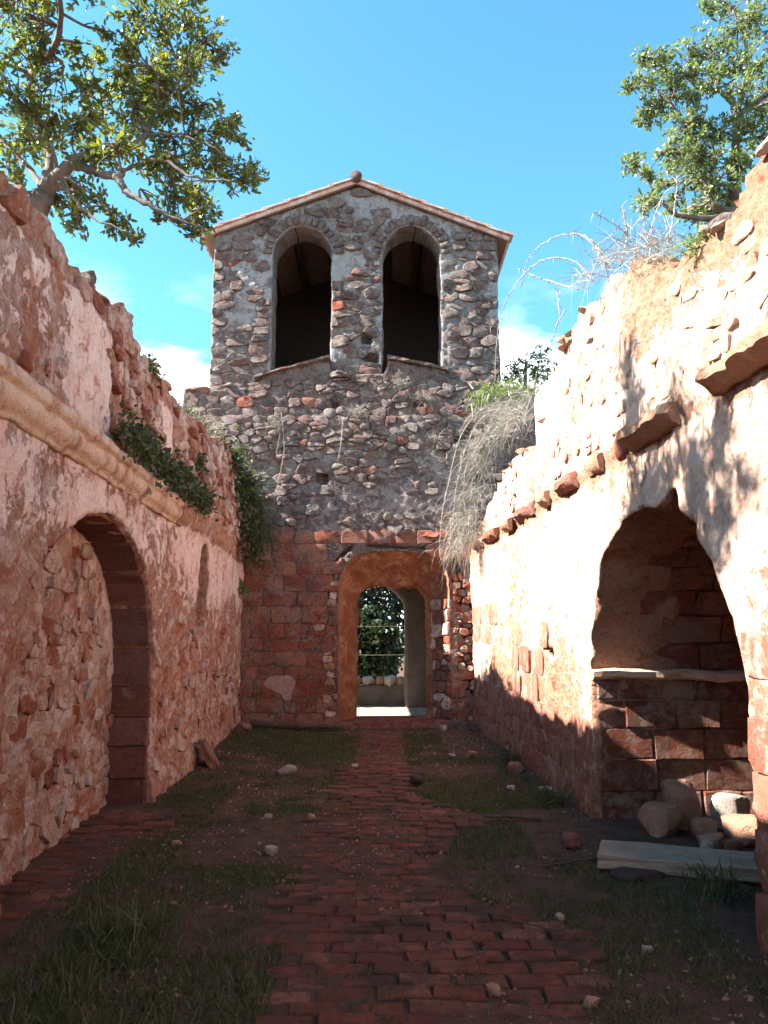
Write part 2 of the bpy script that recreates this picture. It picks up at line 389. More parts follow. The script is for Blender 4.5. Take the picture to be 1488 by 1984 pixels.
def clip(poly, nx, ny, c):
    o = []; n = len(poly)
    for i in range(n):
        a = poly[i]; b = poly[(i + 1) % n]; da = a[0] * nx + a[1] * ny - c; db = b[0] * nx + b[1] * ny - c
        if da <= 0: o.append(a)
        if (da < 0 < db) or (db < 0 < da):
            t = da / (da - db); o.append((a[0] + (b[0] - a[0]) * t, a[1] + (b[1] - a[1]) * t))
    return o
def rubble_cells(u0, u1, v0, v1, wr, hr, rng, asp=1.5):
    """irregular coursed rubble: Voronoi cells of jittered rows"""
    s = []; v = v0
    while v < v1:
        h = rng.uniform(*hr); u = u0 - rng.uniform(0, wr[1])
        while u < u1 + wr[0]:
            w = rng.uniform(*wr)
            if rng.rand() < .2 and h > hr[0] * 1.25:
                s += [(u + w / 2, v + h * .27), (u + w / 2 + rng.uniform(-.03, .03), v + h * .75)]
            else: s.append((u + w / 2, v + h * rng.uniform(.35, .65)))
            u += w
        v += h
    s = np.array(s); q = s * [1, asp]; out_ = []
    for i, c in enumerate(q):
        d = np.hypot(*(q - c).T); nb = np.argsort(d)[1:18]
        R0 = .6; p = [(c[0] - R0, c[1] - R0), (c[0] + R0, c[1] - R0), (c[0] + R0, c[1] + R0), (c[0] - R0, c[1] + R0)]
        for j in nb:
            nx, ny = q[j] - c; m = (q[j] + c) / 2; p = clip(p, nx, ny, nx * m[0] + ny * m[1])
            if len(p) < 3: break
        for nx, ny, k_ in ((1, 0, u1), (-1, 0, -u0), (0, 1, v1 * asp), (0, -1, -v0 * asp)):
            if len(p) >= 3: p = clip(p, nx, ny, k_)
        if len(p) >= 3: out_.append(np.array(p) / [1, asp])
    return out_
def ashlar_cells(u0, u1, rows, wr, rng):
    o = []
    for va, vb in zip(rows[:-1], rows[1:]):
        u = u0 - rng.uniform(0, wr[0])
        while u < u1:
            w = rng.uniform(*wr); j = lambda: rng.uniform(-.008, .008)
            a, b = max(u, u0), min(u + w, u1)
            if b - a > .09: o.append(np.array([(a + j(), va + j()), (b + j(), va + j()), (b + j(), vb + j()), (a + j(), vb + j())]))
            u += w
    return o
def resample(p, n):
    q = np.vstack([p, p[:1]]); d = np.r_[0, np.cumsum(np.hypot(*np.diff(q, axis=0).T))]
    t = np.linspace(0, d[-1], n, endpoint=False); return np.stack([np.interp(t, d, q[:, 0]), np.interp(t, d, q[:, 1])], -1)
def chaikin(p, k=.25):
    a = p * (1 - k) + np.roll(p, -1, 0) * k; b = p * k + np.roll(p, -1, 0) * (1 - k)
    return np.stack([a, b], 1).reshape(-1, 2)
def area(p): x, y = p.T; return abs(np.dot(x, np.roll(y, -1)) - np.dot(y, np.roll(x, -1))) / 2
def stone_geo(pl, p, w0, h, rng, joint=.012, kind='rubble', bury=.05):
    """one stone: outline p on the wall plane, standing h proud of w0"""
    c = p.mean(0); r = math.sqrt(area(p) / math.pi)
    if kind == 'rubble':
        p = resample(chaikin(p, rng.uniform(.05, .13)), 12)
        p = p + rng.normal(0, .035 * r, p.shape)
        k = [(1, -bury, 0), (.99, h * .68, .2), (.89 - .10 * rng.rand(), h, .9)]
    else:
        p = resample(chaikin(p, .07), 12) if kind == 'worn' else p[[0, 1, 2, 3]]
        if kind != 'worn': p = np.concatenate([np.linspace(p[i], p[(i + 1) % 4], 3, endpoint=False) + rng.normal(0, .003, (3, 2)) for i in range(4)])
        k = [(1, -bury, 0), (1, h * .6, .1), (None, h, .35)]
    n = len(p); v = []
    tilt = rng.normal(0, .13 if kind == 'rubble' else .02, 2)
    for sc, w, jz in k:
        d = p - c
        if sc is None: q = c + np.sign(d) * np.maximum(np.abs(d) - .011, 0); sc = .96
        else: q = c + d * sc
        q = c + (q - c) * (1 - min(joint / max(r, .02), .4))
        ww = w0 + w + ((q - c) @ tilt if w > 0 else 0) + rng.normal(0, .12 * h * jz + 1e-5, n) * (1 if kind == 'rubble' else .35)
        v.append(pl(q[:, 0], q[:, 1], ww))
    v = np.concatenate(v + [pl(c[0], c[1], w0 + h * (1.05 if kind == 'rubble' else 1.0) + rng.normal(0, .05 * h))[None]])
    f = []
    for a in (0, 1):
        for i in range(n):
            j = (i + 1) % n; f.append((a * n + i, a * n + j, (a + 1) * n + j, (a + 1) * n + i))
    for i in range(n): f.append((2 * n + i, 2 * n + (i + 1) % n, 3 * n))
    x, y = p.T; ccw = np.dot(x, np.roll(y, -1)) - np.dot(y, np.roll(x, -1)) > 0
    if pl.flip == ccw: f = [t[::-1] for t in f]
    return v, f
def lay(name, pl, cells, mat, parent, rng, h=(.02, .05), sdf=None, avoid=.012, w0=None, joint=.012, kind='rubble', keepf=None, limit=300, bury=.05, matf=None, smooth=True):
    """lay the cells as single stones; those past the limit are joined as one part"""
    todo = []
    for p in cells:
        c = p.mean(0)
        if keepf is not None and not keepf(c[0], c[1]): continue
        if sdf is not None:
            d = sdf(p[:, 0], p[:, 1])
            if sdf(c[0], c[1]) < .02: continue
            if d.min() < avoid:
                p = p.copy() if len(p) > 6 else resample(p, 16)
                d = sdf(p[:, 0], p[:, 1]); bad = d < avoid
                s2 = lambda u, v: sdf(u, v) - avoid
                ext = np.ptp(p, axis=0).max(); uu, vv = grad_out(s2, p[bad, 0], p[bad, 1])
                p[bad, 0] = np.clip(uu, p[bad, 0] - .2, p[bad, 0] + .2); p[bad, 1] = np.clip(vv, p[bad, 1] - .2, p[bad, 1] + .2)
                if np.ptp(p, axis=0).max() > ext * 1.15 or sdf(p[:, 0], p[:, 1]).min() < -.03: continue
                pk = kind if kind == 'rubble' else 'worn'
            else: pk = kind
        else: pk = kind
        if area(p) < (.0006 if name == 'mortar_lump' else .0016): continue
        todo.append((area(p), p, pk))
    todo.sort(key=lambda t: -t[0]); rest = Acc()
    for i, (a, p, pk) in enumerate(todo):
        c = p.mean(0); base = float(w0(c[0], c[1])) if callable(w0) else (w0 or 0.)
        v, f = stone_geo(pl, p, base, rng.uniform(*h), rng, joint, pk, bury)
        m = matf(c[0], c[1]) if matf else mat
        if i < limit:
            o = obj(name, v, f, m, parent, smooth)
            if smooth: o.data.set_sharp_from_angle(angle=.55)
        else: rest.add(v, f)
    if rest.n: tag(rest.build(name + 's_small', mat, parent, smooth), kind='stuff')
    return len(todo)
def boulder(name, loc, size, mat, rz=0, tilt=(0, 0), seed=0, label=None, cat='stone', group=None, angular=.5, parent=None, sink=.15, z=None):
    """loose stone: a chipped, faceted lump resting on the ground"""
    rg = np.random.RandomState(seed + 100)
    n = 14; m = 22; v = []
    for i in range(n + 1):
        a = math.pi * i / n
        for j in range(m):
            b = 2 * math.pi * j / m; v.append((math.sin(a) * math.cos(b), math.sin(a) * math.sin(b), math.cos(a)))
    v = np.array(v); e = 1 - angular * .72
    if angular >= .6:                        # quarried block: nearly square, corners knocked off
        k_ = .80 + .15 * rg.rand(); v = v * (1 - k_) + k_ * v / np.abs(v).max(1)[:, None]
        v = v @ np.array(Matrix.Shear('XY', 3, (rg.normal(0, .12), rg.normal(0, .12)))).T
    else: v = np.sign(v) * np.abs(v) ** e
    for k in range(13):                      # chip planes
        d = rg.normal(0, 1, 3); d /= np.linalg.norm(d); t = rg.uniform(.86, 1.25) if angular >= .6 else rg.uniform(.50, .88)
        s_ = v @ d; over = np.maximum(s_ - t, 0); v = v - over[:, None] * d
    v = v * (1 + .05 * fbm(v[:, 0] * 2.2 + seed, v[:, 1] * 2.2, v[:, 2] * 2.2, 4)[:, None])
    v = v / (np.abs(v).max(0) + 1e-6)
    v = v * np.array(size) / 2
    M_ = np.array((Matrix.Rotation(rz, 3, 'Z') @ Matrix.Rotation(tilt[0], 3, 'X') @ Matrix.Rotation(tilt[1], 3, 'Y')))
    v = v @ M_.T
    v[:, 2] -= v[:, 2].min() + (v[:, 2].max() - v[:, 2].min()) * sink
    f = [(i * m + j, (i + 1) * m + j, (i + 1) * m + (j + 1) % m, i * m + (j + 1) % m) for i in range(n) for j in range(m)]
    me = mesh(name, v, f, mat, True)
    me.polygons.foreach_set('use_smooth', np.ones(len(me.polygons), bool)); me.set_sharp_from_angle(angle=.5)
    zz = gz(loc[0], loc[1]) if z is None else z
    o = link(bpy.data.objects.new(name, me), parent, (loc[0], loc[1], zz))
    if not parent: tag(o, label, cat, group)
    return o

# ------------------------------------------------------------------ layout of the nave
kL, kR = -.05, -.04
XL = lambda y: -2.15 + kL * (y - 7.1)          # face of the left wall
XR = lambda y: 1.78 + kR * (y - 6.5)           # face of the right wall
YF = 13.4                                      # face of the west front
def gz(x, y):
    return float(.03 * fbm(x * 1.1, y * 1.1, 2., 3) + .05 * sstep(.9, 2.2, abs(x + .35)) * (y < 14))

# ================================================================== ground
def ground():
    def ax(a, b, d, far):
        f = np.arange(a, b + 1e-6, d); g = [1, 3, 8, 20, 60, 200, 800, far]
        return np.r_[[a - q for q in g[::-1]], f, [b + q for q in g]]
    xs = ax(-3.4, 4.6, .07, 3000); ys = ax(-1, 20, .07, 3000)
    x, y = np.meshgrid(xs, ys, indexing='ij')
    near = (1 - sstep(6, 20, np.abs(x))) * (1 - sstep(22, 60, np.abs(y)))
    z = .03 * fbm(x * 1.1, y * 1.1, 2., 3) + .05 * sstep(.9, 2.2, np.abs(x + .35)) * (y < 14)
    z = (z + .012 * fbm(x * 7, y * 7, 4., 3)) * near
    idx = np.arange(x.size).reshape(x.shape)
    f = np.stack([idx[:-1, :-1], idx[1:, :-1], idx[1:, 1:], idx[:-1, 1:]], -1).reshape(-1, 4)
    t = T('red_soil')
    n1 = t.noise(1.6, 8, .65); n2 = t.noise(14, 7, .7, off=3)
    c = t.ramp(t.math('ADD', t.math('MULTIPLY', n1, .55), t.math('MULTIPLY', n2, .45)), [(.07, .038, .028), (.10, .055, .04), (.14, .078, .058), (.18, .11, .085)])
    sx = t.n.new('ShaderNodeSeparateXYZ'); t.l(t.pos, sx.inputs[0])
    dust = t.math('MULTIPLY', t.rng(sx.outputs[1], 13.9, 14.6), t.rng(sx.outputs[1], 24, 20))
    c = t.mix(dust, c, t.mix(t.rng(t.noise(5, 6, .7, off=5), .4, .6), (.50, .42, .33), (.40, .31, .24)))   # trodden pale gravel outside the door
    far = t.rng(t.math('ABSOLUTE', sx.outputs[1]), 30, 60)
    c = t.mix(far, c, (.11, .12, .05))
    g = t.noise(60, 5, .8, off=1)
    c = t.mix(1., c, t.ramp(g, [(.25, .25, .25), (1, 1, 1), (1, 1, 1)]), 'MULTIPLY')
    c = t.mix(t.rng(t.noise(6, 8, .7, off=11), .48, .62, 0, .7), c, (.055, .04, .028))
    c = t.mix(t.rng(t.noise(110, 3, .6, off=2), .62, .70, 0, .6), c, (.34, .24, .19))
    m = t.end(c, .95, t.bump(t.math('ADD', t.noise(45, 6, .8), t.math('MULTIPLY', n2, .6)), .9, .03), .1)
    o = obj('ground', np.stack([x, y, z], -1).reshape(-1, 3), f, m, None, True, loc=np.zeros(3))
    tag(o, kind='structure')
ground()

def path_mask(x, y):
    """>0 where the brick floor still shows through soil and grass"""
    xs_l = np.interp(y, [2.0, 3.5, 5.4, 7, 8.5, 10.5, 12.7], [-.75, -.55, -.62, -.66, -.50, -.42, -.40])
    xs_r = np.interp(y, [2.0, 3.4, 4.2, 4.35, 5.0, 5.6, 6.6, 6.75, 7.0, 7.6, 8.5, 10.5, 12.7], [.9, .78, 1.02, 1.0, .55, .40, .62, 1.2, .75, .36, .25, .26, .30])
    d = min(x - xs_l, xs_r - x)
    d2 = min(x - (XL(y) - .3), (XL(y) + .14 + .30 * float(sstep(5.9, 6.6, y))) - x) if 4.6 < y < 7.1 else -9
    return max(d, d2) + .16 * float(fbm(x * 2.2, y * 2.2, 8., 3))
def path():
    p = bpy.data.objects.new('brick_path', None); COL.objects.link(p); tag(p, kind='structure')
    p.location = (0, 8, 0)
    rg = np.random.RandomState(3)
    L, D, Hh = .255, .128, .05
    var = []
    for k in range(4):
        b = .008; n = 3
        pr = [(-L / 2 + b, -D / 2 + b), (L / 2 - b, -D / 2 + b), (L / 2 - b, D / 2 - b), (-L / 2 + b, D / 2 - b)]
        pr = [np.array(q) + rg.normal(0, .004, 2) for q in pr]
        v = [(*q * 1.0, -.03) for q in pr] + [(*q, Hh * .3) for q in pr] + [(*(q * [.955, .91]), Hh * .5 + rg.normal(0, .002)) for q in pr]
        f = []
        for a in (0, 4):
            for i in range(4): f.append((a + i, a + (i + 1) % 4, a + 4 + (i + 1) % 4, a + 4 + i))
        f.append((8, 9, 10, 11)); var.append(mesh('brick', v, f, m_brick, False))
    c = []
    y = 2.3; r = 0
    while y < 13.2:
        x = -2.6 + (L / 2 if r % 2 else 0) + rg.uniform(-.03, .03)
        while x < 1.6:
            yy = y + .012 * (x + .3) * 2
            if path_mask(x, y) > 0 and rg.rand() > .05: c.append((x, yy))
            x += L
        y += D; r += 1
    c.sort(key=lambda q: q[1]); rest = Acc()
    for i, (x, y) in enumerate(c):
        z = gz(x, y) + rg.normal(0, .004) - .013 + .026 * float(fbm(x * 1.5, y * 1.5, 91., 3))
        e = (rg.normal(0, .025), rg.normal(0, .018), rg.normal(0, .04)); x += rg.normal(0, .008); y += rg.normal(0, .006)
        me = var[rg.randint(4)]
        if i < 300:
            o = link(bpy.data.objects.new('brick', me), p, (x, y, z)); o.rotation_euler = e
        else:
            M_ = np.array(Matrix.Rotation(e[2], 3, 'Z')); vv = np.array([q.co[:] for q in me.vertices]) @ M_.T + [x, y, z]
            rest.add(vv, [list(q.vertices) for q in me.polygons])
    if rest.n: tag(rest.build('bricks_far', m_brick, p, False), kind='stuff')
path()

# ================================================================== left nave wall
PL = Plane((XL(0), 0, 0), (kL, 1, 0), (1, -kL, 0))
PL.U = PL.U * 1.0
def lw():
    root = empty('nave_wall', (XL(7) - .35, 7, 0), 'shaded ruined nave wall on the left with a blocked arch, plaster remnants and long cornice', 'wall')
    rg = np.random.RandomState(5)
    su = math.hypot(1, kL)                       # u = distance along wall = Y * su
    arch = ell(5.8 * su, 1.6 * su, 1.05, 1.42, amp=.035, seed=3.)
    nich = ell(9.72 * su, .36, 2.42, .26, 1.66, .02, seed=8.)
    def top(u):
        b = np.interp(u, [-4, 2, 3.6, 4.6, 5.3, 6.3, 6.6, 8.1, 8.4, 10, 11, 12, 13.6], [4.1, 4.1, 3.98, 4.02, 4.02, 4.18, 3.96, 4.05, 3.98, 4.15, 4.3, 4.15, 4.25])
        return b + .10 * fbm(u * 2.1, 3., 0., 4) + .05 * vn(u * 6, 1.)
    def plas(u, v):
        a = .33 + .36 * fbm(u * .9, v * .8, 3., 4) + .10 * sstep(1.4, 2.0, v)
        up = sstep(3.0, 3.05, v) * (1 - sstep(3.72, 3.95, v + .12 * fbm(u * 2, 0, 7.))) * sstep(4.6, 4.9, u) * (1 - sstep(7.7, 7.9, u))
        stripe = sstep(-.15, .1, fbm(u * 2.6, v * .35, 4., 3))
        a = a + up * (.55 * stripe - .05) - .55 * sstep(3.75, 4.0, v) - .35 * sstep(8.1, 8.6, u) * sstep(2.6, 3.0, v)
        band = sstep(1.9, 2.4, v) * (1 - sstep(2.7, 2.75, v)); a = a + .24 * band
        return np.clip(a - .22 * sstep(.9, .2, v), 0, 1)
    def disp(u, v):
        d1, d2 = worley(u * 6.5, v * 8.5, 2); p = plas(u, v)
        r = .035 * fbm(u * 1.3, v * 1.3, 1., 3) + (1 - sstep(.35, .6, p)) * (.03 * (1 - d1) * sstep(0, .25, d2 - d1) - .012) + .026 * fbm(u * 7, v * 7, 5., 4)
        r = r + .02 * sstep(.45, .55, p) - .05 * np.clip(fbm(u * 3.1, v * 3.1, 15., 3) - .25, 0, 1)
        r = r - .45 * sstep(3.8, 4.35, v) * sstep(0, 1, .6 + fbm(u * 1.7, 0., 12.)) * .3          # crest weathers back
        r = r + (.10 * sstep(8.0, 8.5, u) * (1 - sstep(12, 13, u)) + .06 * fbm(u * 1.8, v * 1.8, 6., 3) * sstep(8, 8.5, u)) * sstep(2.65, 2.85, v)
        r = r + .05 * (1 - sstep(0, .5, v))
        return r
    slab('wall_core', PL, 2.6, 13.75, -.15, top, .036, .72, m_coreL, root, union(arch, nich), disp, plas, layers=10, rough=.035)
    slab('wall_core', PL, -4., 2.62, -.15, top, .12, .72, m_coreL, root, None, disp, plas, layers=3)
    # small niche back
    slab('niche_back', Plane(PL.O - PL.N * .24, PL.U, PL.N), 9.2, 10.2, 1.5, 2.85, .05, .1, m_ochre, root, None, lambda u, v: .02 * fbm(u * 5, v * 5), None, 1)
    # blocked arch: rubble infill set back inside the opening
    PI_ = Plane(PL.O - PL.N * .37, PL.U, PL.N)
    def ip(u, v):
        e = arch(u, v); rim = 1 - sstep(.0, .26, -e)
        return np.clip(.34 + .30 * fbm(u * 1.3, v * 1.3, 21., 4) + .5 * rim * sstep(1.0, 1.5, v), 0, 1)
    def idisp(u, v):
        d1, d2 = worley(u * 5.5, v * 7.5, 6); p = ip(u, v)
        return .03 * fbm(u * 1.5, v * 1.5, 31., 3) + (1 - sstep(.4, .6, p)) * (.035 * (1 - d1) * sstep(0, .3, d2 - d1) - .01) + .012 * fbm(u * 10, v * 10, 5., 3) + .02 * sstep(.5, .6, p) + .10 * (1 - sstep(0, 1.2, v)) * sstep(7, 4, u)
    slab('arch_infill', PI_, 4.05, 7.6, -.15, 2.62, .034, .3, m_coreL, root, None, idisp, ip, layers=1)
    cells = rubble_cells(4.1, 7.4, 0., 2.4, (.10, .34), (.08, .2), rg)
    k = [c for c in cells if rg.rand() < .92]
    lay('rubble_stone', PI_, k, m_pink, root, rg, (.0, .024), lambda u, v: -arch(u, v) - .03, .01, idisp, .005, keepf=lambda u, v: ip(u, v) < .66, limit=300, bury=.06,
        matf=lambda u, v: m_redL if rg.rand() < .2 else m_pink)
    # wall face rubble where the plaster has gone
    cells = rubble_cells(7.5, 13.5, .0, 2.62, (.12, .40), (.09, .2), rg)
    k = [c for c in cells if rg.rand() < .55]
    lay('wall_stone', PL, k, m_pink, root, rg, (.0, .02), union(arch, nich), .03, disp, .006, keepf=lambda u, v: plas(u, v) < .40, limit=300, bury=.06, matf=lambda u, v: m_redL if rg.rand() < .3 else m_pink)
    cells = rubble_cells(3.0, 13.4, 3.02, 4.2, (.09, .30), (.07, .17), rg)
    k = [c for c in cells if rg.rand() < .85]
    lay('upper_stone', PL, k, m_pink, root, rg, (.004, .05), None, .03, disp, .006, keepf=lambda u, v: plas(u, v) < .40 and v < top(u) - .08, limit=300, bury=.07,
        matf=lambda u, v: m_pink if rg.rand() < .55 else m_redL)
    # coping rubble on the crest
    for i in range(90):
        u = rg.uniform(3.3, 13.2); s_ = rg.uniform(.08, .22)
        w = -rg.uniform(.05, .5); p = PL(u, float(top(u)), w)
        boulder('crest_stone', p[:2], (s_ * 1.4, s_, s_ * .6), [m_pink, m_red, m_grey, m_tan][rg.randint(4)], rg.uniform(0, 6), (rg.normal(0, .2), rg.normal(0, .2)), 300 + i, parent=root, sink=.3, z=p[2] - .04)
    # far jamb of the arch, dressed blocks facing the viewer
    PJ = Plane(PL(7.4 * su, 0, .0), -PL.N, -PL.U)
    rows = [.0, .26, .55, .80, 1.08, 1.22, 1.42, 1.60, 1.78]
    cj = []
    for a, b in zip(rows[:-1], rows[1:]):
        if b - a < .22: cj += [np.array([(.02, a), (.2, a), (.2, b), (.02, b)]), np.array([(.2, a), (.40, a), (.40, b), (.2, b)])]
        else: cj.append(np.array([(.015, a), (.40, a), (.40, b), (.015, b)]))
    cj = [c for c in cj if c[:, 1].max() < 1.3]
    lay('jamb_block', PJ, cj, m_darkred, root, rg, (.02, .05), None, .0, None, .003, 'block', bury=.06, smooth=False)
    # voussoirs of the soffit
    for i in range(11):
        a0 = math.pi * (i + .06) / 11; a1 = math.pi * (i + .94) / 11
        v = []
        for w in (-.02 - .03 * rg.rand(), -.36):
            for rr in (.985, 1.10):
                for q in range(4):
                    a = a0 + (a1 - a0) * q / 3; v.append(PL((5.8 - 1.6 * rr * math.cos(a)) * su, 1.05 + 1.42 * rr * math.sin(a), w))
        f = []
        g = lambda w, r_, q: w * 8 + r_ * 4 + q
        for q in range(3):
            f += [(g(0, 0, q), g(0, 0, q + 1), g(0, 1, q + 1), g(0, 1, q)), (g(0, 0, q), g(1, 0, q), g(1, 0, q + 1), g(0, 0, q + 1)), (g(0, 1, q), g(0, 1, q + 1), g(1, 1, q + 1), g(1, 1, q))]
        f += [(g(0, 0, 0), g(0, 1, 0), g(1, 1, 0), g(1, 0, 0)), (g(0, 0, 3), g(1, 0, 3), g(1, 1, 3), g(0, 1, 3))]
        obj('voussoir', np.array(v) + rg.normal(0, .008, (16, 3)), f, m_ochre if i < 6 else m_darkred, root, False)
    # cornice: half-round moulding under a flat fillet, in lengths with worn joints
    def corn(ua, ub, name='cornice', mat=m_stucco, dmg=.5):
        prof = [(-.05, 2.70), (.03, 2.69), (.05, 2.71), (.055, 2.73), (.095, 2.74), (.135, 2.77), (.15, 2.805), (.135, 2.84), (.11, 2.86), (.17, 2.87), (.185, 2.89), (.185, 2.93), (.16, 2.95), (-.05, 2.96)]
        us = np.arange(ua, ub + .01, .045); n = len(prof); v = []
        for u in us:
            wear = dmg * float(np.clip(fbm(u * 3, 1., 4., 3) + .1, 0, 1))
            for i, (w, z) in enumerate(prof):
                nz = float(fbm(u * 6, z * 12, i * .3, 4)) * .026
                ww = .012 + (w * .62 + nz) * (1 - (wear * 1.2 if i in (9, 10, 11, 12) else wear * .4))
                v.append(PL(u, z + nz * .6, ww))
        f = [((i * n + j), (i + 1) * n + j, (i + 1) * n + j + 1, i * n + j + 1) for i in range(len(us) - 1) for j in range(n - 1)]
        f += [tuple(range(n)), tuple((len(us) - 1) * n + j for j in range(n - 1, -1, -1))]
        if not PL.flip: f = [q[::-1] for q in f]
        obj(name, v, f, mat, root, True)
    for a, b in [(2.6, 3.7), (3.705, 4.7), (4.71, 5.62), (5.625, 6.1), (6.11, 6.55), (6.57, 7.15), (7.16, 7.95)]:
        corn(a, b, dmg=.35 if a < 5 else .7)
    corn(7.97, 9.6, 'broken_cornice', m_tan, 1.0)
    return root
lwall = lw()

# ================================================================== right nave wall with the side chapel
PR = Plane((XR(0), 0, 0), (kR, 1, 0), (-1, kR, 0))
def rw():
    root = empty('nave_wall', (XR(7) + .35, 7, 0), 'sunlit ruined nave wall on the right with an open arched side chapel', 'wall')
    rg = np.random.RandomState(9); su = math.hypot(1, kR)
    arch0 = ell(5.45 * su, 1.32, 1.25, 1.2, amp=.05, fr=3.6, seed=5.)
    arch = lambda u, v: arch0(u, v) - .16 * np.exp(-(((np.asarray(u) - 4.93) / .14) ** 2 + ((np.asarray(v) - 2.48) / .12) ** 2))
    hole = union(rect(7.98, 8.16, 1.0, 1.40), rect(8.75, 8.82, .42, .62), rect(7.62, 7.7, .28, .52), rect(7.1, 7.16, .22, .48))
    def top(u):
        b = np.interp(u, [-4, 2.5, 3.5, 4.1, 4.7, 5.3, 5.9, 7.0, 7.6, 8.0, 8.3, 8.45, 9.5, 11, 12, 12.5, 13.6], [3.7, 3.8, 4.0, 3.95, 4.0, 4.2, 4.42, 4.55, 4.45, 4.3, 3.9, 3.7, 3.75, 3.65, 3.35, 3.1, 3.0])
        return b + .09 * fbm(u * 2.3, 13., 0., 4) + .05 * vn(u * 6, 4.)
    def plas(u, v):
        a = .52 + .32 * fbm(u * .9, v * .9, 13., 4) + .1 * sstep(1.0, 1.6, v) - .4 * sstep(3.4, 3.9, v) * (1 - sstep(5.2, 6., u)) - .22 * sstep(.9, .3, v)
        return np.clip(a - .25 * np.exp(-((v - 2.95) / .12) ** 2), 0, 1)
    def disp(u, v):
        d1, d2 = worley(u * 7, v * 9, 12); p = plas(u, v)
        r = .03 * fbm(u * 1.2, v * 1.2, 11., 3) + (1 - sstep(.3, .6, p)) * (.045 * (1 - d1) * sstep(0, .25, d2 - d1) - .015) + .024 * fbm(u * 7, v * 7, 15., 4) - .06 * np.clip(fbm(u * 3.1, v * 3.1, 25., 3) - .22, 0, 1)
        r = r - .07 * np.exp(-((v - 2.93) / .09) ** 2) * sstep(-.3, .3, fbm(u * 2, 0., 3.))            # robbed cornice bed
        r = r - .16 * sstep(3.3, 4.4, v) * (.5 + .9 * fbm(u * 1.4, v * .8, 19., 3))
        r = r - .22 * (1 - sstep(-.02, .02, hole(u, v)))
        return r
    slab('wall_core', PR, 2.4, 13.7, -.15, top, .036, .75, m_coreR, root, arch, disp, plas, layers=14, rough=.05)
    slab('wall_core', PR, -4., 2.42, -.15, top, .12, .75, m_coreR, root, None, disp, plas, layers=3)
    # dressed blocks of the lower wall
    rows = [.02, .30, .56, .84, 1.12, 1.42, 1.70, 2.0]
    cells = ashlar_cells(6.78 * su, 13.3, rows, (.34, .72), rg)
    lay('ashlar_block', PR, cells, m_redwall, root, rg, (.003, .012), union(arch, hole), .012, lambda u, v: float(disp(u, v)) * .8 + .004, .002, 'worn', keepf=lambda u, v: v < .9 or fbm(u * .7, v * .9, 3.) > .12, bury=.08)
    cells = ashlar_cells(2.6, 4.13 * su, [.0, .32, .62, .9, 1.16, 1.36, 1.6], (.36, .7), rg)
    lay('ashlar_block', PR, cells, m_redwall, root, rg, (.006, .018), arch, .012, lambda u, v: float(disp(u, v)) * .7 + .006, .002, 'worn', bury=.08)
    # rubble showing near the crest
    cells = rubble_cells(3.2, 13.2, 3.1, 4.5, (.07, .26), (.06, .15), rg)
    k = [c for c in cells if rg.rand() < .42]
    lay('rubble_stone', PR, k, m_pinkR, root, rg, (.002, .02), None, .03, disp, .006, keepf=lambda u, v: v < top(u) - .08 and fbm(u * 1.1, v * 1.3, 33.) > -.02, limit=300, bury=.07,
        matf=lambda u, v: m_tan if rg.rand() < .12 else m_pinkR)
    for i in range(80):
        u = rg.uniform(3.3, 13.0); s_ = rg.uniform(.07, .2); p = PR(u, float(top(u)), -rg.uniform(.02, .45))
        boulder('crest_stone', p[:2], (s_ * 1.3, s_, s_ * .6), [m_pinkR, m_tan, m_pinkR, m_grey][rg.randint(4)], rg.uniform(0, 6), (rg.normal(0, .2), rg.normal(0, .2)), 500 + i, parent=root, sink=.3, z=p[2] - .04)
    # surviving stubs of the cornice
    for ua, ub, d, mt in [(3.2, 4.18, .13, m_tan), (4.74, 5.52, .12, m_tan), (5.58, 5.8, .05, m_red), (6.2, 6.5, .06, m_tan), (6.95, 7.5, .08, m_red), (7.9, 8.2, .09, m_tan), (8.6, 9.4, .09, m_red), (9.9, 10.3, .08, m_tan), (10.8, 11.7, .09, m_red), (12.0, 12.7, .09, m_tan)]:
        us = np.linspace(ua, ub, max(6, int((ub - ua) / .04))); v = []
        prof = [(-.6, 2.89), (.3, 2.90), (.7, 2.935), (1, 2.955), (1, 3.0), (.8, 3.03), (-.6, 3.05)]; n = len(prof)
        for q, u in enumerate(us):
            e = 1 - .45 * (q in (0, len(us) - 1)) - .9 * float(np.clip(fbm(u * 3.3, 2., 5., 4), 0, .7))
            for w, z in prof:
                nz = float(fbm(u * 7, z * 14, w * 3, 4)); v.append(PR(u + rg.normal(0, .006), z + .03 * nz, .015 + w * d * e + .03 * nz * max(w, 0)))
        f = [((i * n + j), (i + 1) * n + j, (i + 1) * n + j + 1, i * n + j + 1) for i in range(len(us) - 1) for j in range(n - 1)]
        f += [tuple(range(n)), tuple((len(us) - 1) * n + j for j in range(n - 1, -1, -1))]
        if not PR.flip: f = [q[::-1] for q in f]
        o = obj('cornice_stub', v, f, mt, root); o.data.set_sharp_from_angle(angle=.9)
    # ---- side chapel behind the arch: far wall faces the viewer
    yj = 6.77
    x0 = XR(yj); x1 = 4.6
    PC = Plane((0, yj + .03, 0), (1, 0, 0), (0, -1, 0))
    cd = lambda u, v: .02 * fbm(u * 2, v * 2, 41., 3) + .012 * fbm(u * 8, v * 8, 2., 3)
    cp = lambda u, v: np.clip(.34 + .35 * fbm(u * 1.6, v * 1.6, 43., 3), 0, 1)
    slab('chapel_wall', PC, x0 + .03, x1, -.15, 1.3, .04, .35, m_coreR, root, None, cd, cp, layers=1)
    cells = ashlar_cells(x0 + .05, 3.6, [0, .27, .53, .78, 1.02, 1.18], (.3, .52), rg)
    lay('chapel_block', PC, cells, m_chap, root, rg, (.025, .055), None, 0, cd, .003, 'block', bury=.05, smooth=False)
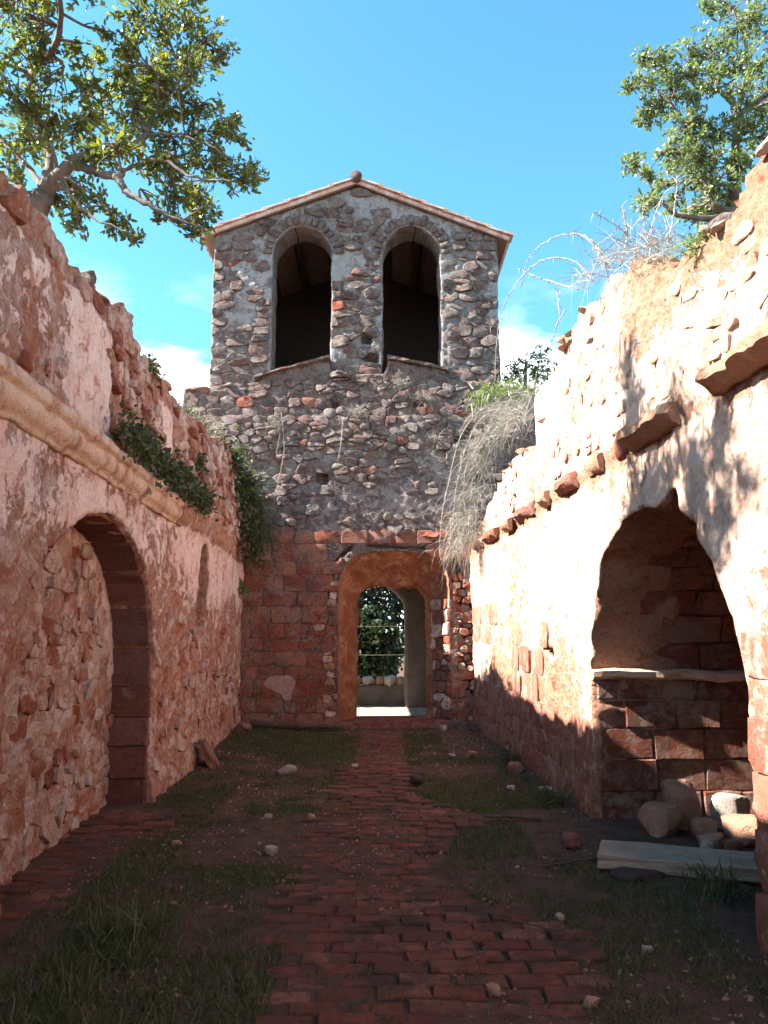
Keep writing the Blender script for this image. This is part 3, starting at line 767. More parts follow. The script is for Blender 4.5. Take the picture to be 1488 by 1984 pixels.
    lg, lf = box(x0 - .01, 3.7, yj - .13, yj + .1, 1.19, 1.27)
    lv = []
    us = np.linspace(x0 + .01, 3.7, 30); prof = [(.12, 1.185), (-.04, 1.19), (-.085, 1.21), (-.085, 1.255), (-.05, 1.275), (.2, 1.28)]
    for u in us:
        for a, z in prof: lv.append((u, yj + a + .05 * float(fbm(u * 4, z * 9, 1.)), z + .04 * float(fbm(u * 3.5, a * 5, 7.))))
    n = len(prof); lf = [((i * n + j), (i + 1) * n + j, (i + 1) * n + j + 1, i * n + j + 1) for i in range(29) for j in range(n - 1)] + [tuple(range(n))]
    obj('ledge', lv, [q[::-1] for q in lf], m_stucco, root, False)
    # vault courses over the chapel, as single stones along the far haunch and crown
    for i in range(8):
        a0, a1 = math.pi * .5 * i / 8, math.pi * .5 * (i + 1) / 8
        x = x0 + .40 + (.2 if i % 2 else 0)
        while x < 3.6:
            xe = min(x + rg.uniform(.3, .6), 3.7); v = []
            for xx in (x + .006, xe - .006):
                for rr in (.985, 1.12):
                    for q in (0.03, .97):
                        a = a0 + (a1 - a0) * q; v.append((xx, 5.45 + (1.345) * rr * math.cos(a), 1.27 + 1.21 * rr * math.sin(a)))
            f = [(0, 4, 5, 1), (0, 1, 3, 2), (4, 6, 7, 5), (1, 5, 7, 3), (0, 2, 6, 4), (2, 3, 7, 6)]
            obj('vault_stone', np.array(v) + rg.normal(0, .008, (8, 3)), f, m_red, root, False); x = xe
    # barrel vault shell, chapel back and near wall, and the earth fill over it
    v = []; f = []; nx, na = 12, 25
    for i in range(nx):
        for j in range(na):
            x = x0 + .7 + (x1 - x0 - .7) * i / (nx - 1); a = math.pi * j / (na - 1)
            v.append((x, 5.45 + 1.36 * math.cos(a), 1.25 + 1.22 * math.sin(a)))
    for i in range(nx - 1):
        for j in range(na - 1): f.append((i * na + j, (i + 1) * na + j, (i + 1) * na + j + 1, i * na + j + 1))
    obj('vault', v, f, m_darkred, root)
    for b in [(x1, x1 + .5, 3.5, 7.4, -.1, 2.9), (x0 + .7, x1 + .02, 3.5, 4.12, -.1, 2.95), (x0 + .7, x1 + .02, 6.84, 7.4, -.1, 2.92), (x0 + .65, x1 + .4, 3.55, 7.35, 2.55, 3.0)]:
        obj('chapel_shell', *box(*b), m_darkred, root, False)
    return root
rwall = rw()

# ================================================================== west front with the doorway
PF = Plane((0, YF, 0), (1, 0, 0), (0, -1, 0))
def front():
    root = empty('west_front', (0, YF + .5, 0), 'tall gable-end wall of red blocks and grey rubble with an arched doorway', 'wall')
    rg = np.random.RandomState(21)
    door = ell(.17, .94, 2.30, .66, amp=.03, fr=3., seed=2.)
    # flatter head: a three-centred arch
    def door(u, v, a=.025):
        u = np.asarray(u, float); v = np.asarray(v, float)
        q = (np.abs((u - .17) / .95) ** 3.2 + np.abs(np.maximum(v - 2.25, 0) / .72) ** 2.4) ** (1 / 2.8)
        d = np.where(v > 2.25, (q - 1) * .8, np.abs(u - .17) - .95)
        return d + a * fbm(u * 4, v * 4, 2., 3)
    holes = union(rect(-1.18, -1.0, 4.16, 4.34), rect(-2.22, -2.1, .36, .52), rect(.55, .70, 5.5, 5.66), rect(-.95, -.82, 5.55, 5.68), rect(1.25, 1.4, 4.9, 5.0))
    crack = np.array([(-.60, 3.02), (-.80, 2.85), (-.92, 2.55), (-1.0, 2.3), (-1.0, 2.1), (-1.22, 2.05), (-1.25, 1.78), (-1.36, 1.72), (-1.38, 1.45)])
    crack2 = np.array([(-.3, 3.06), (.3, 3.04), (.75, 3.02), (1.0, 3.08), (1.25, 2.98)])
    crack3 = np.array([(1.18, 2.75), (1.3, 2.3), (1.38, 2.0), (1.45, 1.6), (1.4, 1.1), (1.48, .6)])
    def seg(pl):
        def f(u, v):
            u, v = np.asarray(u, float), np.asarray(v, float); d = np.full(np.broadcast(u, v).shape, 9.)
            for a, b in zip(pl[:-1], pl[1:]):
                t = np.clip(((u - a[0]) * (b[0] - a[0]) + (v - a[1]) * (b[1] - a[1])) / ((b - a) @ (b - a)), 0, 1)
                d = np.minimum(d, np.hypot(u - a[0] - t * (b[0] - a[0]), v - a[1] - t * (b[1] - a[1])))
            return d
        return f
    c1, c2, c3 = seg(crack), seg(crack2), seg(crack3)
    cr = lambda u, v: np.minimum(np.minimum(c1(u, v) - .025, c2(u, v) - .012), c3(u, v) - .085)
    hd = lambda u, v: np.minimum(holes(u, v), cr(u, v))
    alls = union(door, hd)
    def top(u):
        b = np.interp(u, [-3.6, -3.0, -2.9, -2.3, -2.1, -1.0, -.95, 0, .1, 1.1, 1.2, 1.9, 2.6], [5.92, 5.98, 6.02, 6.05, 6.25, 6.48, 6.22, 6.2, 6.46, 6.28, 6.1, 6.05, 5.9])
        return b + .03 * fbm(u * 4, 3.)
    upper = lambda u, v: sstep(2.9, 3.5, np.asarray(v) + .35 * fbm(np.asarray(u) * 1.2, np.asarray(v) * 1.2, 5., 3))
    def plas(u, v):
        return np.clip(.27 + .36 * fbm(u * 1.1, v * 1.1, 51., 4) + .24 * np.exp(-((v - 4.0) / .75) ** 2), 0, 1)
    def disp(u, v):
        d1, d2 = worley(u * 7, v * 9, 22); r = .025 * fbm(u * 1.5, v * 1.5, 6., 3) + .02 * (1 - d1) * sstep(0, .25, d2 - d1) + .012 * fbm(u * 9, v * 9, 8., 3)
        r = r - .20 * (1 - sstep(-.02, .025, hd(u, v))) - .14 * (1 - sstep(.0, .06, c3(u, v) - .1)) * sstep(2.2, 1.9, v)
        return r - .09 * sstep(4.9, 6.2, v) - .04 * sstep(5.35, 5.45, v)
    slab('wall_core', PF, -3.62, 2.7, -.15, top, .036, .80, m_coreF, root, door, disp, plas, layers=4, rough=.02)
    rows = [.0]
    while rows[-1] < 3.55: rows.append(rows[-1] + rg.uniform(.22, .33))
    cells = ashlar_cells(-2.75, 1.75, rows, (.24, .56), rg)
    lay('ashlar_block', PF, cells, m_red, root, rg, (.006, .026), alls, .018, lambda u, v: float(disp(u, v)) * .6 + .01, .003, 'worn', keepf=lambda u, v: upper(u, v) < .5, bury=.1)
    cells = rubble_cells(-3.5, 2.4, 2.9, 6.1, (.08, .44), (.07, .2), rg)
    lay('rubble_stone', PF, cells, m_grey, root, rg, (.006, .06), alls, .012, disp, .002, keepf=lambda u, v: upper(u, v) >= .5 and v < top(u) - .06 and not (plas(u, v) > .46 and rg.rand() < .75), bury=.08,
        matf=lambda u, v: (m_red if (rg.rand() < .035 or (v < 3.6 and rg.rand() < .25)) else m_grey))
    # loose stones packed in the breach right of the door
    br = rubble_cells(1.18, 1.62, .1, 2.6, (.12, .24), (.1, .2), rg)
    lay('breach_stone', PF, br, m_pink, root, rg, (.05, .16), door, .02, -.10, .006, bury=.05, matf=lambda u, v: [m_red, m_pink, m_grey, m_red][rg.randint(4)])
    ed = rubble_cells(-1.40, -.72, .05, 2.95, (.10, .24), (.09, .2), rg)
    lay('edge_stone', PF, ed, m_pink, root, rg, (.03, .075), union(door, lambda u, v: c1(u, v) - .02), .012, -.01, .003, keepf=lambda u, v: u > np.interp(v, [0, 1.4, 1.7, 2.1, 2.6, 3.0], [-.98, -1.0, -1.22, -1.0, -.85, -.7]), matf=lambda u, v: [m_red, m_pink, m_red, m_tan][rg.randint(4)])
    # sloping stone sills of the two bell openings
    for pts_ in [[(-2.36, 6.12), (-1.6, 6.33), (-.98, 6.50)], [(.06, 6.50), (.55, 6.40), (1.16, 6.27)]]:
        us = np.linspace(pts_[0][0], pts_[-1][0], 9); zz = np.interp(us, [q[0] for q in pts_], [q[1] for q in pts_]); v = []
        for u, z in zip(us, zz):
            for y, dz in ((YF - .05, 0), (YF - .05, .045), (YF + .5, .06), (YF + .5, -.04)): v.append((u, y + rg.normal(0, .012) + .09, z + dz + rg.normal(0, .006)))
        f = [(i * 4 + j, i * 4 + (j + 1) % 4, (i + 1) * 4 + (j + 1) % 4, (i + 1) * 4 + j) for i in range(8) for j in range(4)] + [(3, 2, 1, 0), (32, 33, 34, 35)]
        obj('sill_slab', v, f, m_grey, root, False)
    # crest stones along the ledge
    for i in range(34):
        u = rg.uniform(-3.5, 2.2)
        if -2.3 < u < -.9 or 0 < u < 1.2: continue
        s_ = rg.uniform(.12, .26)
        boulder('ledge_stone', (u, YF + rg.uniform(.08, .22)), (s_ * 1.3, s_, s_ * .7), m_red if u < -3.1 else m_grey, rg.uniform(0, 6), (0, 0), 700 + i, parent=root, sink=.3, z=float(top(u)) - .05)
    # splayed, rounded door embrasure of ochre plaster
    def outline(cx, hw, vs, vh, e1, e2, n=44):
        o = [(cx - hw, -.1), (cx - hw, .4), (cx - hw, .9), (cx - hw, 1.5), (cx - hw, vs - .25)]
        for i in range(n + 1):
            a = math.pi * (1 - i / n); ca, sa = math.cos(a), math.sin(a)
            o.append((cx + hw * math.copysign(abs(ca) ** e1, ca), vs + vh * abs(sa) ** e2))
        return np.array(o + [(cx + hw, vs - .25), (cx + hw, 1.5), (cx + hw, .9), (cx + hw, .4), (cx + hw, -.1)])
    A = outline(.17, .955, 2.25, .72, .62, .8); B = outline(.14, .62, 2.02, .37, .42, .7)
    A = np.stack([np.interp(np.linspace(0, 1, 80), np.linspace(0, 1, len(A)), A[:, k]) for k in (0, 1)], -1); B = np.stack([np.interp(np.linspace(0, 1, 80), np.linspace(0, 1, len(B)), B[:, k]) for k in (0, 1)], -1)
    rings = [(A * 1.0 + [[0, 0]], -.035, .02), (A, .0, .03)]
    v = []; nl = 12
    for k in range(nl + 4):
        if k <= nl:
            t = k / nl; s_ = t ** 1.5; q = A * (1 - s_) + B * s_; y = YF - .03 + .62 * t
        else: q = B; y = YF + .59 + .32 * (k - nl) / 3
        nrm = (q - [.15, 1.2]); nrm = nrm / np.linalg.norm(nrm, axis=1)[:, None]
        nz = fbm(q[:, 0] * 5, q[:, 1] * 5, y * 5, 5, .62) * .10 * (1 if k > 0 else .3)
        nz = nz + .06 * np.clip(fbm(q[:, 0] * 2.3, q[:, 1] * 2.3, y * 2.3 + 9, 3) - .1, 0, 1)
        q = q + nrm * nz[:, None]
        v.append(np.stack([q[:, 0], np.full(80, y), q[:, 1]], -1))
    v = np.concatenate(v); f = [(i * 80 + j, i * 80 + j + 1, (i + 1) * 80 + j + 1, (i + 1) * 80 + j) for i in range(nl + 3) for j in range(79)]
    obj('door_embrasure', v, [q[::-1] for q in f], m_ochre, root)
    PE = Plane((1.13, YF - .02, 0), (-.30, .60, 0), (-.60, -.30, 0))
    lay('reveal_stone', PE, rubble_cells(.0, .58, .1, 2.15, (.14, .3), (.12, .26), rg), m_red, root, rg, (.015, .06), None, 0, .0, .004, matf=lambda u, v: [m_red, m_darkred, m_pink][rg.randint(3)])
    # solid masonry round the embrasure, behind the face
    for b in [(-3.6, -.70, YF + .72, YF + .96, -.1, 6.0), (.98, 2.6, YF + .72, YF + .96, -.1, 6.0), (-.72, 1.0, YF + .72, YF + .96, 2.46, 6.0)]:
        obj('inner_leaf', *box(*b), m_coreF, root, False)
    # threshold step
    st = [box(-.85, 1.15, YF - .18, YF + .9, -.05, .10)]
    v, f = st[0]; v = np.array(v) + rg.normal(0, .012, (8, 3)); obj('threshold', v, f, m_red, root, False)
    # pale plaster patch left of the door
    p = np.array([(-2.03, .72), (-1.99, .80), (-1.86, .86), (-1.72, .84), (-1.60, .86), (-1.5, .77), (-1.5, .66), (-1.57, .58), (-1.56, .46), (-1.63, .40), (-1.70, .46), (-1.75, .57), (-1.86, .60), (-1.98, .64)])
    p = resample(chaikin(p), 40) + rg.normal(0, .007, (40, 2))
    q = np.concatenate([PF(p[:, 0], p[:, 1], .0), PF(p[:, 0], p[:, 1], .040), PF(-1.72, .70, .042)[None]])
    obj('plaster_patch', q, [(i, (i + 1) % 40, 40 + (i + 1) % 40, 40 + i) for i in range(40)] + [(40 + i, 40 + (i + 1) % 40, 80) for i in range(40)], m_plas, root, False)
    return root
front()

# ================================================================== belfry over the west front
YB = 13.72
def belfry():
    root = empty('belfry', (-.53, YB + 1.8, 6), 'rubble stone belfry with two arched bell openings under a low tiled gable', 'tower')
    rg = np.random.RandomState(31)
    PB = Plane((0, YB, 0), (1, 0, 0), (0, -1, 0))
    xl, xr, xc = -3.2, 2.14, -.53
    a1 = ell(-1.545, .555, 8.62, .57, 6.2, .02, 4., 3.); a2 = ell(.515, .545, 8.62, .57, 6.2, .025, 4., 7.)
    op = union(a1, a2)
    hl = union(rect(-.42, -.24, 6.88, 7.06), rect(-.36, -.12, 6.5, 6.66))
    gab = lambda u: np.where(u < xc, 9.0 + (u - xl) * (10.0 - 9.0) / (xc - xl), 10.0 - (u - xc) * (10.0 - 8.94) / (xr - xc))
    plas = lambda u, v: np.clip(.48 + .30 * fbm(u * 1.2, v * 1.2, 61., 4) + .12 * sstep(7.5, 8.6, v), 0, 1)
    def disp(u, v):
        d1, d2 = worley(u * 6, v * 8, 32)
        return .02 * fbm(u * 1.6, v * 1.6, 66., 3) + .018 * (1 - d1) * sstep(0, .25, d2 - d1) + .010 * fbm(u * 9, v * 9, 8., 3) - .3 * (1 - sstep(-.02, .02, hl(u, v)))
    e0 = lambda v: .04 * fbm(v * 2.4, 5., 1., 3); e1 = lambda v: .04 * fbm(v * 2.4, 9., 2., 3)
    slab('front_wall', PB, xl, xr, 5.2, gab, .038, .62, m_coreB, root, op, disp, plas, layers=12, end0=e0, end1=e1, rough=.03)
    # ring of voussoirs round each opening, then coursed rubble
    for cu, hw, seed in ((-1.545, .555, 0), (.515, .545, 1)):
        n = 17
        for i in range(n):
            aa = math.pi * i / n; ab = math.pi * (i + 1) / n; d = rg.uniform(.17, .27)
            p = np.array([(cu - (hw + .01) * math.cos(aa), 8.62 + (.57 + .01) * math.sin(aa)), (cu - (hw + d) * math.cos(aa), 8.62 + (.57 + d) * math.sin(aa)),
                          (cu - (hw + d) * math.cos(ab), 8.62 + (.57 + d) * math.sin(ab)), (cu - (hw + .01) * math.cos(ab), 8.62 + (.57 + .01) * math.sin(ab))])
            v, f = stone_geo(PB, resample(p, 12), float(disp(*p.mean(0))) * .4, rg.uniform(.03, .05), rg, .011, 'worn', .1); obj('voussoir', v, f, m_grey, root)
    ring = lambda u, v: np.where(np.asarray(v) > 8.62, op(u, v) - .24, op(u, v))
    cells = rubble_cells(xl, xr, 5.9, 10.0, (.13, .60), (.10, .25), rg, 1.7)
    edge = lambda u, v: np.minimum(np.minimum(np.asarray(u) - xl + .02, xr + .02 - np.asarray(u)), (gab(np.asarray(u)) - np.asarray(v)))
    sd = lambda u, v: np.minimum(np.minimum(ring(u, v), edge(u, v)), hl(u, v))
    lay('rubble_stone', PB, cells, m_grey, root, rg, (.004, .055), sd, .012, disp, .004, keepf=lambda u, v: plas(u, v) < .58 or rg.rand() < .4, bury=.1,
        matf=lambda u, v: (m_red if rg.rand() < .02 else m_grey))
    # side and rear walls; near-black colour stands in for shade inside the chamber
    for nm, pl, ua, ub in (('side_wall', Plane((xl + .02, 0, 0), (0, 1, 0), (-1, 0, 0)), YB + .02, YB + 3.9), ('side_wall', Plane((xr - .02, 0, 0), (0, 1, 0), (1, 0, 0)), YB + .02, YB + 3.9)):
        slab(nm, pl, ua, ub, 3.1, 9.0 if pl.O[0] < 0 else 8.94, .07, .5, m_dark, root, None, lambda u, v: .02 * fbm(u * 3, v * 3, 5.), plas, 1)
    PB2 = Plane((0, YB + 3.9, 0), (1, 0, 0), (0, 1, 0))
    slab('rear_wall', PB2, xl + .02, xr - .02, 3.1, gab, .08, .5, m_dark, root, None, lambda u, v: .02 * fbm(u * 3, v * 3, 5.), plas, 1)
    obj('bell_floor', *box(xl + .3, xr - .3, YB + .45, YB + 3.6, 5.6, 5.85), m_wood, root, False)
    # roof: boards on purlins, stepped canal tiles with a ridge row
    roof = empty('roof', (xc, YB + 1.8, 9), None, None); roof.parent = root; WL['roof'] = Vector((xc, YB + 1.8, 9)); roof.location = Vector((xc, YB + 1.8, 9)) - root.location
    WLroof = Vector((xc, YB + 1.8, 9))
    y0, y1 = YB - .13, YB + 4.05
    for sx, xe, ze in ((-1, -3.42, 8.96), (1, 2.34, 8.90)):
        dx = xe - xc; dz = ze - 10.06; ln = math.hypot(dx, dz); ux = np.array([dx / ln, 0, dz / ln]); nz = np.array([-dz / ln * sx, 0, dx / ln * sx]); nz = nz if nz[2] > 0 else -nz
        o0 = np.array([xc, 0, 10.03])
        def pt(s_, y, h_): return o0 + ux * s_ + nz * h_ + np.array([0, y, 0])
        def plank(nm, s0, s1, ya, yb, h0, h1, mt):
            v = [pt(s_, y, h_) for h_ in (h0, h1) for y in (ya, yb) for s_ in (s0, s1)]
            f = [(0, 2, 3, 1), (4, 5, 7, 6), (0, 1, 5, 4), (2, 6, 7, 3), (0, 4, 6, 2), (1, 3, 7, 5)]
            if sx < 0: f = [q[::-1] for q in f]
            return obj(nm, v, f, mt, roof, False)
        for i in range(8):
            plank('roof_board', ln * i / 8 + .003, ln * (i + 1) / 8 - .003, y0 + .05, y1, .0, .035, m_board)
        plank('verge_board', .0, ln + .02, y0 + .0, y0 + .045, -.02, .05, m_tile)
        for s_ in (.62, 1.30, 1.98, 2.55):
            plank('purlin', s_, s_ + .14, YB + .12, y1 - .15, -.17, -.002, m_wood)
        # canal tiles
        tl = .52; step = .44; n = 7; v = []; f = []
        for j in (0, 1):
            for i in range(n):
                a = math.pi * i / (n - 1); r_ = .12 - .018 * (1 - j)
                for rr in (r_, r_ - .018): v.append((j * tl, -rr * math.cos(a), rr * math.sin(a) * .75))
        for i in range(n - 1):
            a = i * 2; b = a + 2; c = a + 2 * n; d = b + 2 * n
            f += [(a, b, d, c), (a + 1, c + 1, d + 1, b + 1), (a, a + 1, b + 1, b), (c, d, d + 1, c + 1)]
        f += [(0, 2 * n, 2 * n + 1, 1), (2 * n - 2, 2 * n - 1, 4 * n - 1, 4 * n - 2)]
        tv = np.array(v); rows_ = int(ln / step) + 1; cols = int((y1 - y0) / .225)
        basis = np.stack([ux, [0, 1, 0], nz], 0)
        me = mesh('roof_tile', tv @ basis, f, m_tile, True); rest = Acc()
        for c in range(cols):
            for r_ in range(rows_):
                s0 = r_ * step - .03
                if s0 > ln - .2: continue
                pos = pt(s0, y0 + .10 + c * .225, .045 + .022 - .0 + .004 * rg.randn()) + nz * (.03 * 0)
                if c < 9: o = link(bpy.data.objects.new('roof_tile', me), None, pos); o.parent = roof; o.location = Vector(pos) - WLroof; o.rotation_euler = (0, 0, rg.normal(0, .015))
                else: rest.add(tv @ basis + pos, f)
        ob = rest.build('roof_tiles_rear', m_tile, None, True); tag(ob, kind='stuff'); ob.parent = roof; ob.location = ob.location - WLroof
        # flat under-tiles along the verge, stepped one over the next
        for r_ in range(rows_):
            s0 = r_ * step
            if s0 > ln - .1: continue
            v = [pt(s_, y, h_) for (h_a) in (0, 1) for y in (y0 - .05, y0 + .25) for s_, h_ in ((s0, .05 + h_a * .03), (min(s0 + tl, ln + .06), .075 + h_a * .035))]
            f = [(0, 2, 3, 1), (4, 5, 7, 6), (0, 1, 5, 4), (2, 6, 7, 3), (0, 4, 6, 2), (1, 3, 7, 5)]
            if sx < 0: f = [q[::-1] for q in f]
            obj('verge_tile', v, f, m_tile, roof, False)
    for i in range(9):
        y = y0 - .06 + i * .46; v, f = tube([(xc, y, 10.12), (xc, y + .5, 10.12)], [.115, .10], 12); obj('ridge_tile', v, f, m_grey if i == 0 else m_tile, roof)
    return root
belfry()

# ================================================================== porch beyond the door
def porch():
    root = empty('porch', (0, 16.8, 0), 'shaded plastered porch pier with arched opening seen through the doorway', 'porch')
    PP = Plane((0, 16.8, 0), (1, 0, 0), (0, -1, 0))
    sd = ell(-.55, 1.0, 2.05, .62, -.5, .012, 3., 2.)
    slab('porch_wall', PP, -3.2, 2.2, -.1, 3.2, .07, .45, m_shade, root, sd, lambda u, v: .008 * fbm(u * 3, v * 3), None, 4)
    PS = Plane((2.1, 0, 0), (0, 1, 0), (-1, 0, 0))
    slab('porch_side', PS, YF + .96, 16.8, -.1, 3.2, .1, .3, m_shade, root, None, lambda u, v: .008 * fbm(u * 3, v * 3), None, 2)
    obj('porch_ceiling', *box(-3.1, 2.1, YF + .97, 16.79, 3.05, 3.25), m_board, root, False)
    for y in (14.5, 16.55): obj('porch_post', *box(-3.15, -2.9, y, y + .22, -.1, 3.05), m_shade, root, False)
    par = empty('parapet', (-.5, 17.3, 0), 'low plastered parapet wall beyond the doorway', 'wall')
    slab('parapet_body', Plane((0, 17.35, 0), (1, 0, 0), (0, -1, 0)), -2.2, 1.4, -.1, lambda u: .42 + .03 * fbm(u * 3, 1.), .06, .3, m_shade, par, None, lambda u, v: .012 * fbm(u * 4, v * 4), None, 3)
    for i, (x, s_) in enumerate([(-.62, .22), (-.36, .30), (-.08, .22), (.14, .26), (.38, .24)]):
        boulder('parapet_rock', (x, 17.47), (s_, .24, .2), m_pale if i % 2 else m_tan, i * 1.3, (.2 * (-1) ** i, .1), 900 + i,
                ['small pale rock at left on the low wall seen through the doorway', 'widest tan rock on the low wall seen through the doorway', 'pale rock in the middle on the low wall beyond the doorway',
                 'tan rock right of middle on the low wall beyond the doorway', 'pointed pale rock next to the porch pier on the low wall'][i], 'rock', 'rocks on the low wall beyond the door', .75, sink=.1, z=.41)
    f = empty('wire_fence', (-.3, 18.6, 0), 'thin wire fence behind the low wall seen through the doorway', 'fence')
    for z in (1.05, 1.72):
        v, q = tube(spline([(-2.5, 18.6, z + .02), (-.3, 18.6, z - .02), (2, 18.6, z + .02)], 9), [.0035] * 9, 4); obj('wire', v, q, m_conc, f)
    for x in (-2.5, 2.0): v, q = tube([(x, 18.6, 0), (x, 18.6, 1.95)], [.03, .03], 6); obj('post', v, q, m_wood, f)
porch()

# ================================================================== plants
def leaves(pos, dirs, L, Wd, rng, fold=.25):
    """pointed oval leaves, 6 points each"""
    n = len(pos); d = dirs / (np.linalg.norm(dirs, axis=1)[:, None] + 1e-9)
    r = rng.normal(0, 1, (n, 3)); s = np.cross(d, r); s /= np.linalg.norm(s, axis=1)[:, None] + 1e-9; u = np.cross(s, d)
    L = np.asarray(L).reshape(-1, 1) * np.ones((n, 1)); W_ = np.asarray(Wd).reshape(-1, 1) * np.ones((n, 1))
    P_ = [pos, pos + d * L * .35 + s * W_ + u * W_ * fold, pos + d * L * .72 + s * W_ * .8 + u * W_ * fold * .6, pos + d * L - u * L * .06, pos + d * L * .72 - s * W_ * .8 + u * W_ * fold * .6, pos + d * L * .35 - s * W_ + u * W_ * fold]
    v = np.stack(P_, 1).reshape(-1, 3); b = np.arange(n)[:, None] * 6
    f = np.concatenate([b + [0, 1, 5], b + [1, 2, 5], b + [2, 4, 5], b + [2, 3, 4]]).reshape(-1, 3)
    return v, f
def blades(pos, dirs, L, Wd, droop, rng):
    """thin tapering blades bending over, two segments"""
    n = len(pos); d = dirs / (np.linalg.norm(dirs, axis=1)[:, None] + 1e-9)
    s = np.cross(d, rng.normal(0, 1, (n, 3))); s /= np.linalg.norm(s, axis=1)[:, None] + 1e-9
    L = np.asarray(L).reshape(-1, 1) * np.ones((n, 1)); W_ = np.asarray(Wd).reshape(-1, 1) * np.ones((n, 1)); dr = np.asarray(droop).reshape(-1, 1) * np.ones((n, 1))
    dn = np.array([0, 0, -1.]); m = pos + d * L * .55 + dn * L * dr * .25; t = pos + d * L + dn * L * dr
    v = np.stack([pos - s * W_, pos + s * W_, m + s * W_ * .7, m - s * W_ * .7, t], 1).reshape(-1, 3); b = np.arange(n)[:, None] * 5
    f1 = (b + [0, 1, 2, 3]).tolist(); f2 = (b + [3, 2, 4]).tolist()
    return v, f1 + f2
th = math.atan(230 / 1500)
def at(px, py, Y):
    """a point of the picture at distance Y from the viewer"""
    x = (px - 744) / 1500; y = (992 - py) / 1500; k = Y / (math.cos(th) - y * math.sin(th))
    return np.array([x * k, Y, 1.6 + (math.sin(th) + y * math.cos(th)) * k])
def tree(name, label, trunk, limbs, clusters, leafmat_, rng, lsize, dens, bark=m_bark, twigr=.006, spread=1.0):
    root = empty(name, trunk[0][0], label, 'tree')
    ac = Acc(); allp = []
    tp = spline([q[0] for q in trunk], 14); tr = np.interp(np.linspace(0, len(trunk) - 1, 14), range(len(trunk)), [q[1] for q in trunk])
    v, f = tube(tp, tr, 9); obj('trunk', v, f, bark, root)
    allp += [(p, r) for p, r in zip(tp[6:], tr[6:])]
    for li in limbs:
        p = spline([q[0] for q in li], 6 * len(li)); p[1:-1] += rng.normal(0, .005, p[1:-1].shape)
        r = np.interp(np.linspace(0, len(li) - 1, len(p)), range(len(li)), [q[1] for q in li])
        v, f = tube(p, r, 7); obj('limb', v, f, bark, root); allp += list(zip(p, r))
    AP = np.array([p for p, r in allp]); AR = np.array([r for p, r in allp]); LP = []; LD = []
    for c, rad in clusters:
        dist = np.linalg.norm(AP - c, axis=1) + rng.uniform(0, .15, len(AP)); i = np.argmin(dist); a = AP[i]
        mid = (a + c) / 2 + rng.normal(0, .08, 3) + [0, 0, .05]
        p = spline([a, mid, c], 8); r0 = min(AR[i] * .6, .016 + .01 * dist[i])
        v, f = tube(p, np.linspace(r0, twigr, 8), 5); ac.add(v, f)
        nt_ = max(3, int(rad * 34 * dens))
        for k in range(nt_):
            b = p[rng.randint(3, 8)]; d = rng.normal(0, 1, 3); d /= np.linalg.norm(d); e = c + d * rad * rng.uniform(.25, 1.0) ** .6 * spread
            mm = (b + e) / 2 + rng.normal(0, .03, 3); q = spline([b, mm, e], 5)
            v, f = tube(q, np.linspace(twigr, .0025, 5), 3); ac.add(v, f)
            td = e - mm; td /= np.linalg.norm(td) + 1e-9
            m = rng.randint(9, 17)
            for z in range(m):
                t_ = rng.uniform(.35, 1.0) if z > 5 else 1.0
                bp = q[min(4, int(t_ * 4))]; LP.append(bp + rng.normal(0, .012, 3)); LD.append(td * .8 + rng.normal(0, .75, 3))
    ac.build('twigs', bark, root)
    LP = np.array(LP); LD = np.array(LD); n = len(LP); sz = rng.uniform(.65, 1.25, n) * lsize
    v, f = leaves(LP, LD, sz, sz * .21, rng); obj('crown', v, f, leafmat_, root, False)
    return n
rt = np.random.RandomState(41)
def cl(lst, Y, dy, rng):
    o = []
    for x, y, r in lst:
        yy = Y + rng.uniform(-dy, dy); o.append((at(x, y, yy), r * yy / 1500))
    return o
LT = [(30, 30, 50), (80, 5, 35), (20, 110, 45), (75, 75, 25), (100, 120, 35), (20, 180, 50), (80, 180, 50), (50, 230, 50), (145, 105, 28), (185, 110, 25), (160, 180, 45), (260, 20, 45), (310, 30, 50), (360, 50, 50),
      (400, 80, 50), (430, 95, 30), (205, 60, 15), (250, 80, 40), (285, 120, 55), (330, 130, 60), (380, 130, 40), (240, 130, 30), (240, 190, 60), (290, 190, 60), (340, 190, 50), (200, 240, 55), (260, 240, 60), (310, 220, 50),
      (390, 210, 40), (430, 240, 35), (455, 260, 28), (140, 260, 50), (90, 280, 45), (40, 270, 50), (230, 290, 50), (180, 300, 40), (340, 290, 45), (390, 290, 50), (300, 320, 35), (350, 340, 42), (380, 370, 38), (420, 330, 40),
      (460, 345, 40), (490, 335, 22), (150, 370, 42), (180, 390, 33), (130, 400, 33), (215, 430, 30), (260, 450, 22), (150, 440, 20), (340, 395, 33), (385, 400, 33), (400, 430, 24), (380, 455, 20), (310, 420, 14), (20, 330, 40),
      (-60, 60, 60), (-80, 180, 70), (-60, 280, 60), (-120, 100, 70), (60, -60, 70), (200, -50, 50), (300, -60, 70), (380, -30, 50)]
A_ = lambda x, y, Y, r: (at(x, y, Y), r)
TOPC = [(np.array([rt.uniform(-2.5, -1.5), rt.uniform(3.5, 4.5), rt.uniform(5.35, 6.1)]), rt.uniform(.14, .22)) for _ in range(16)]
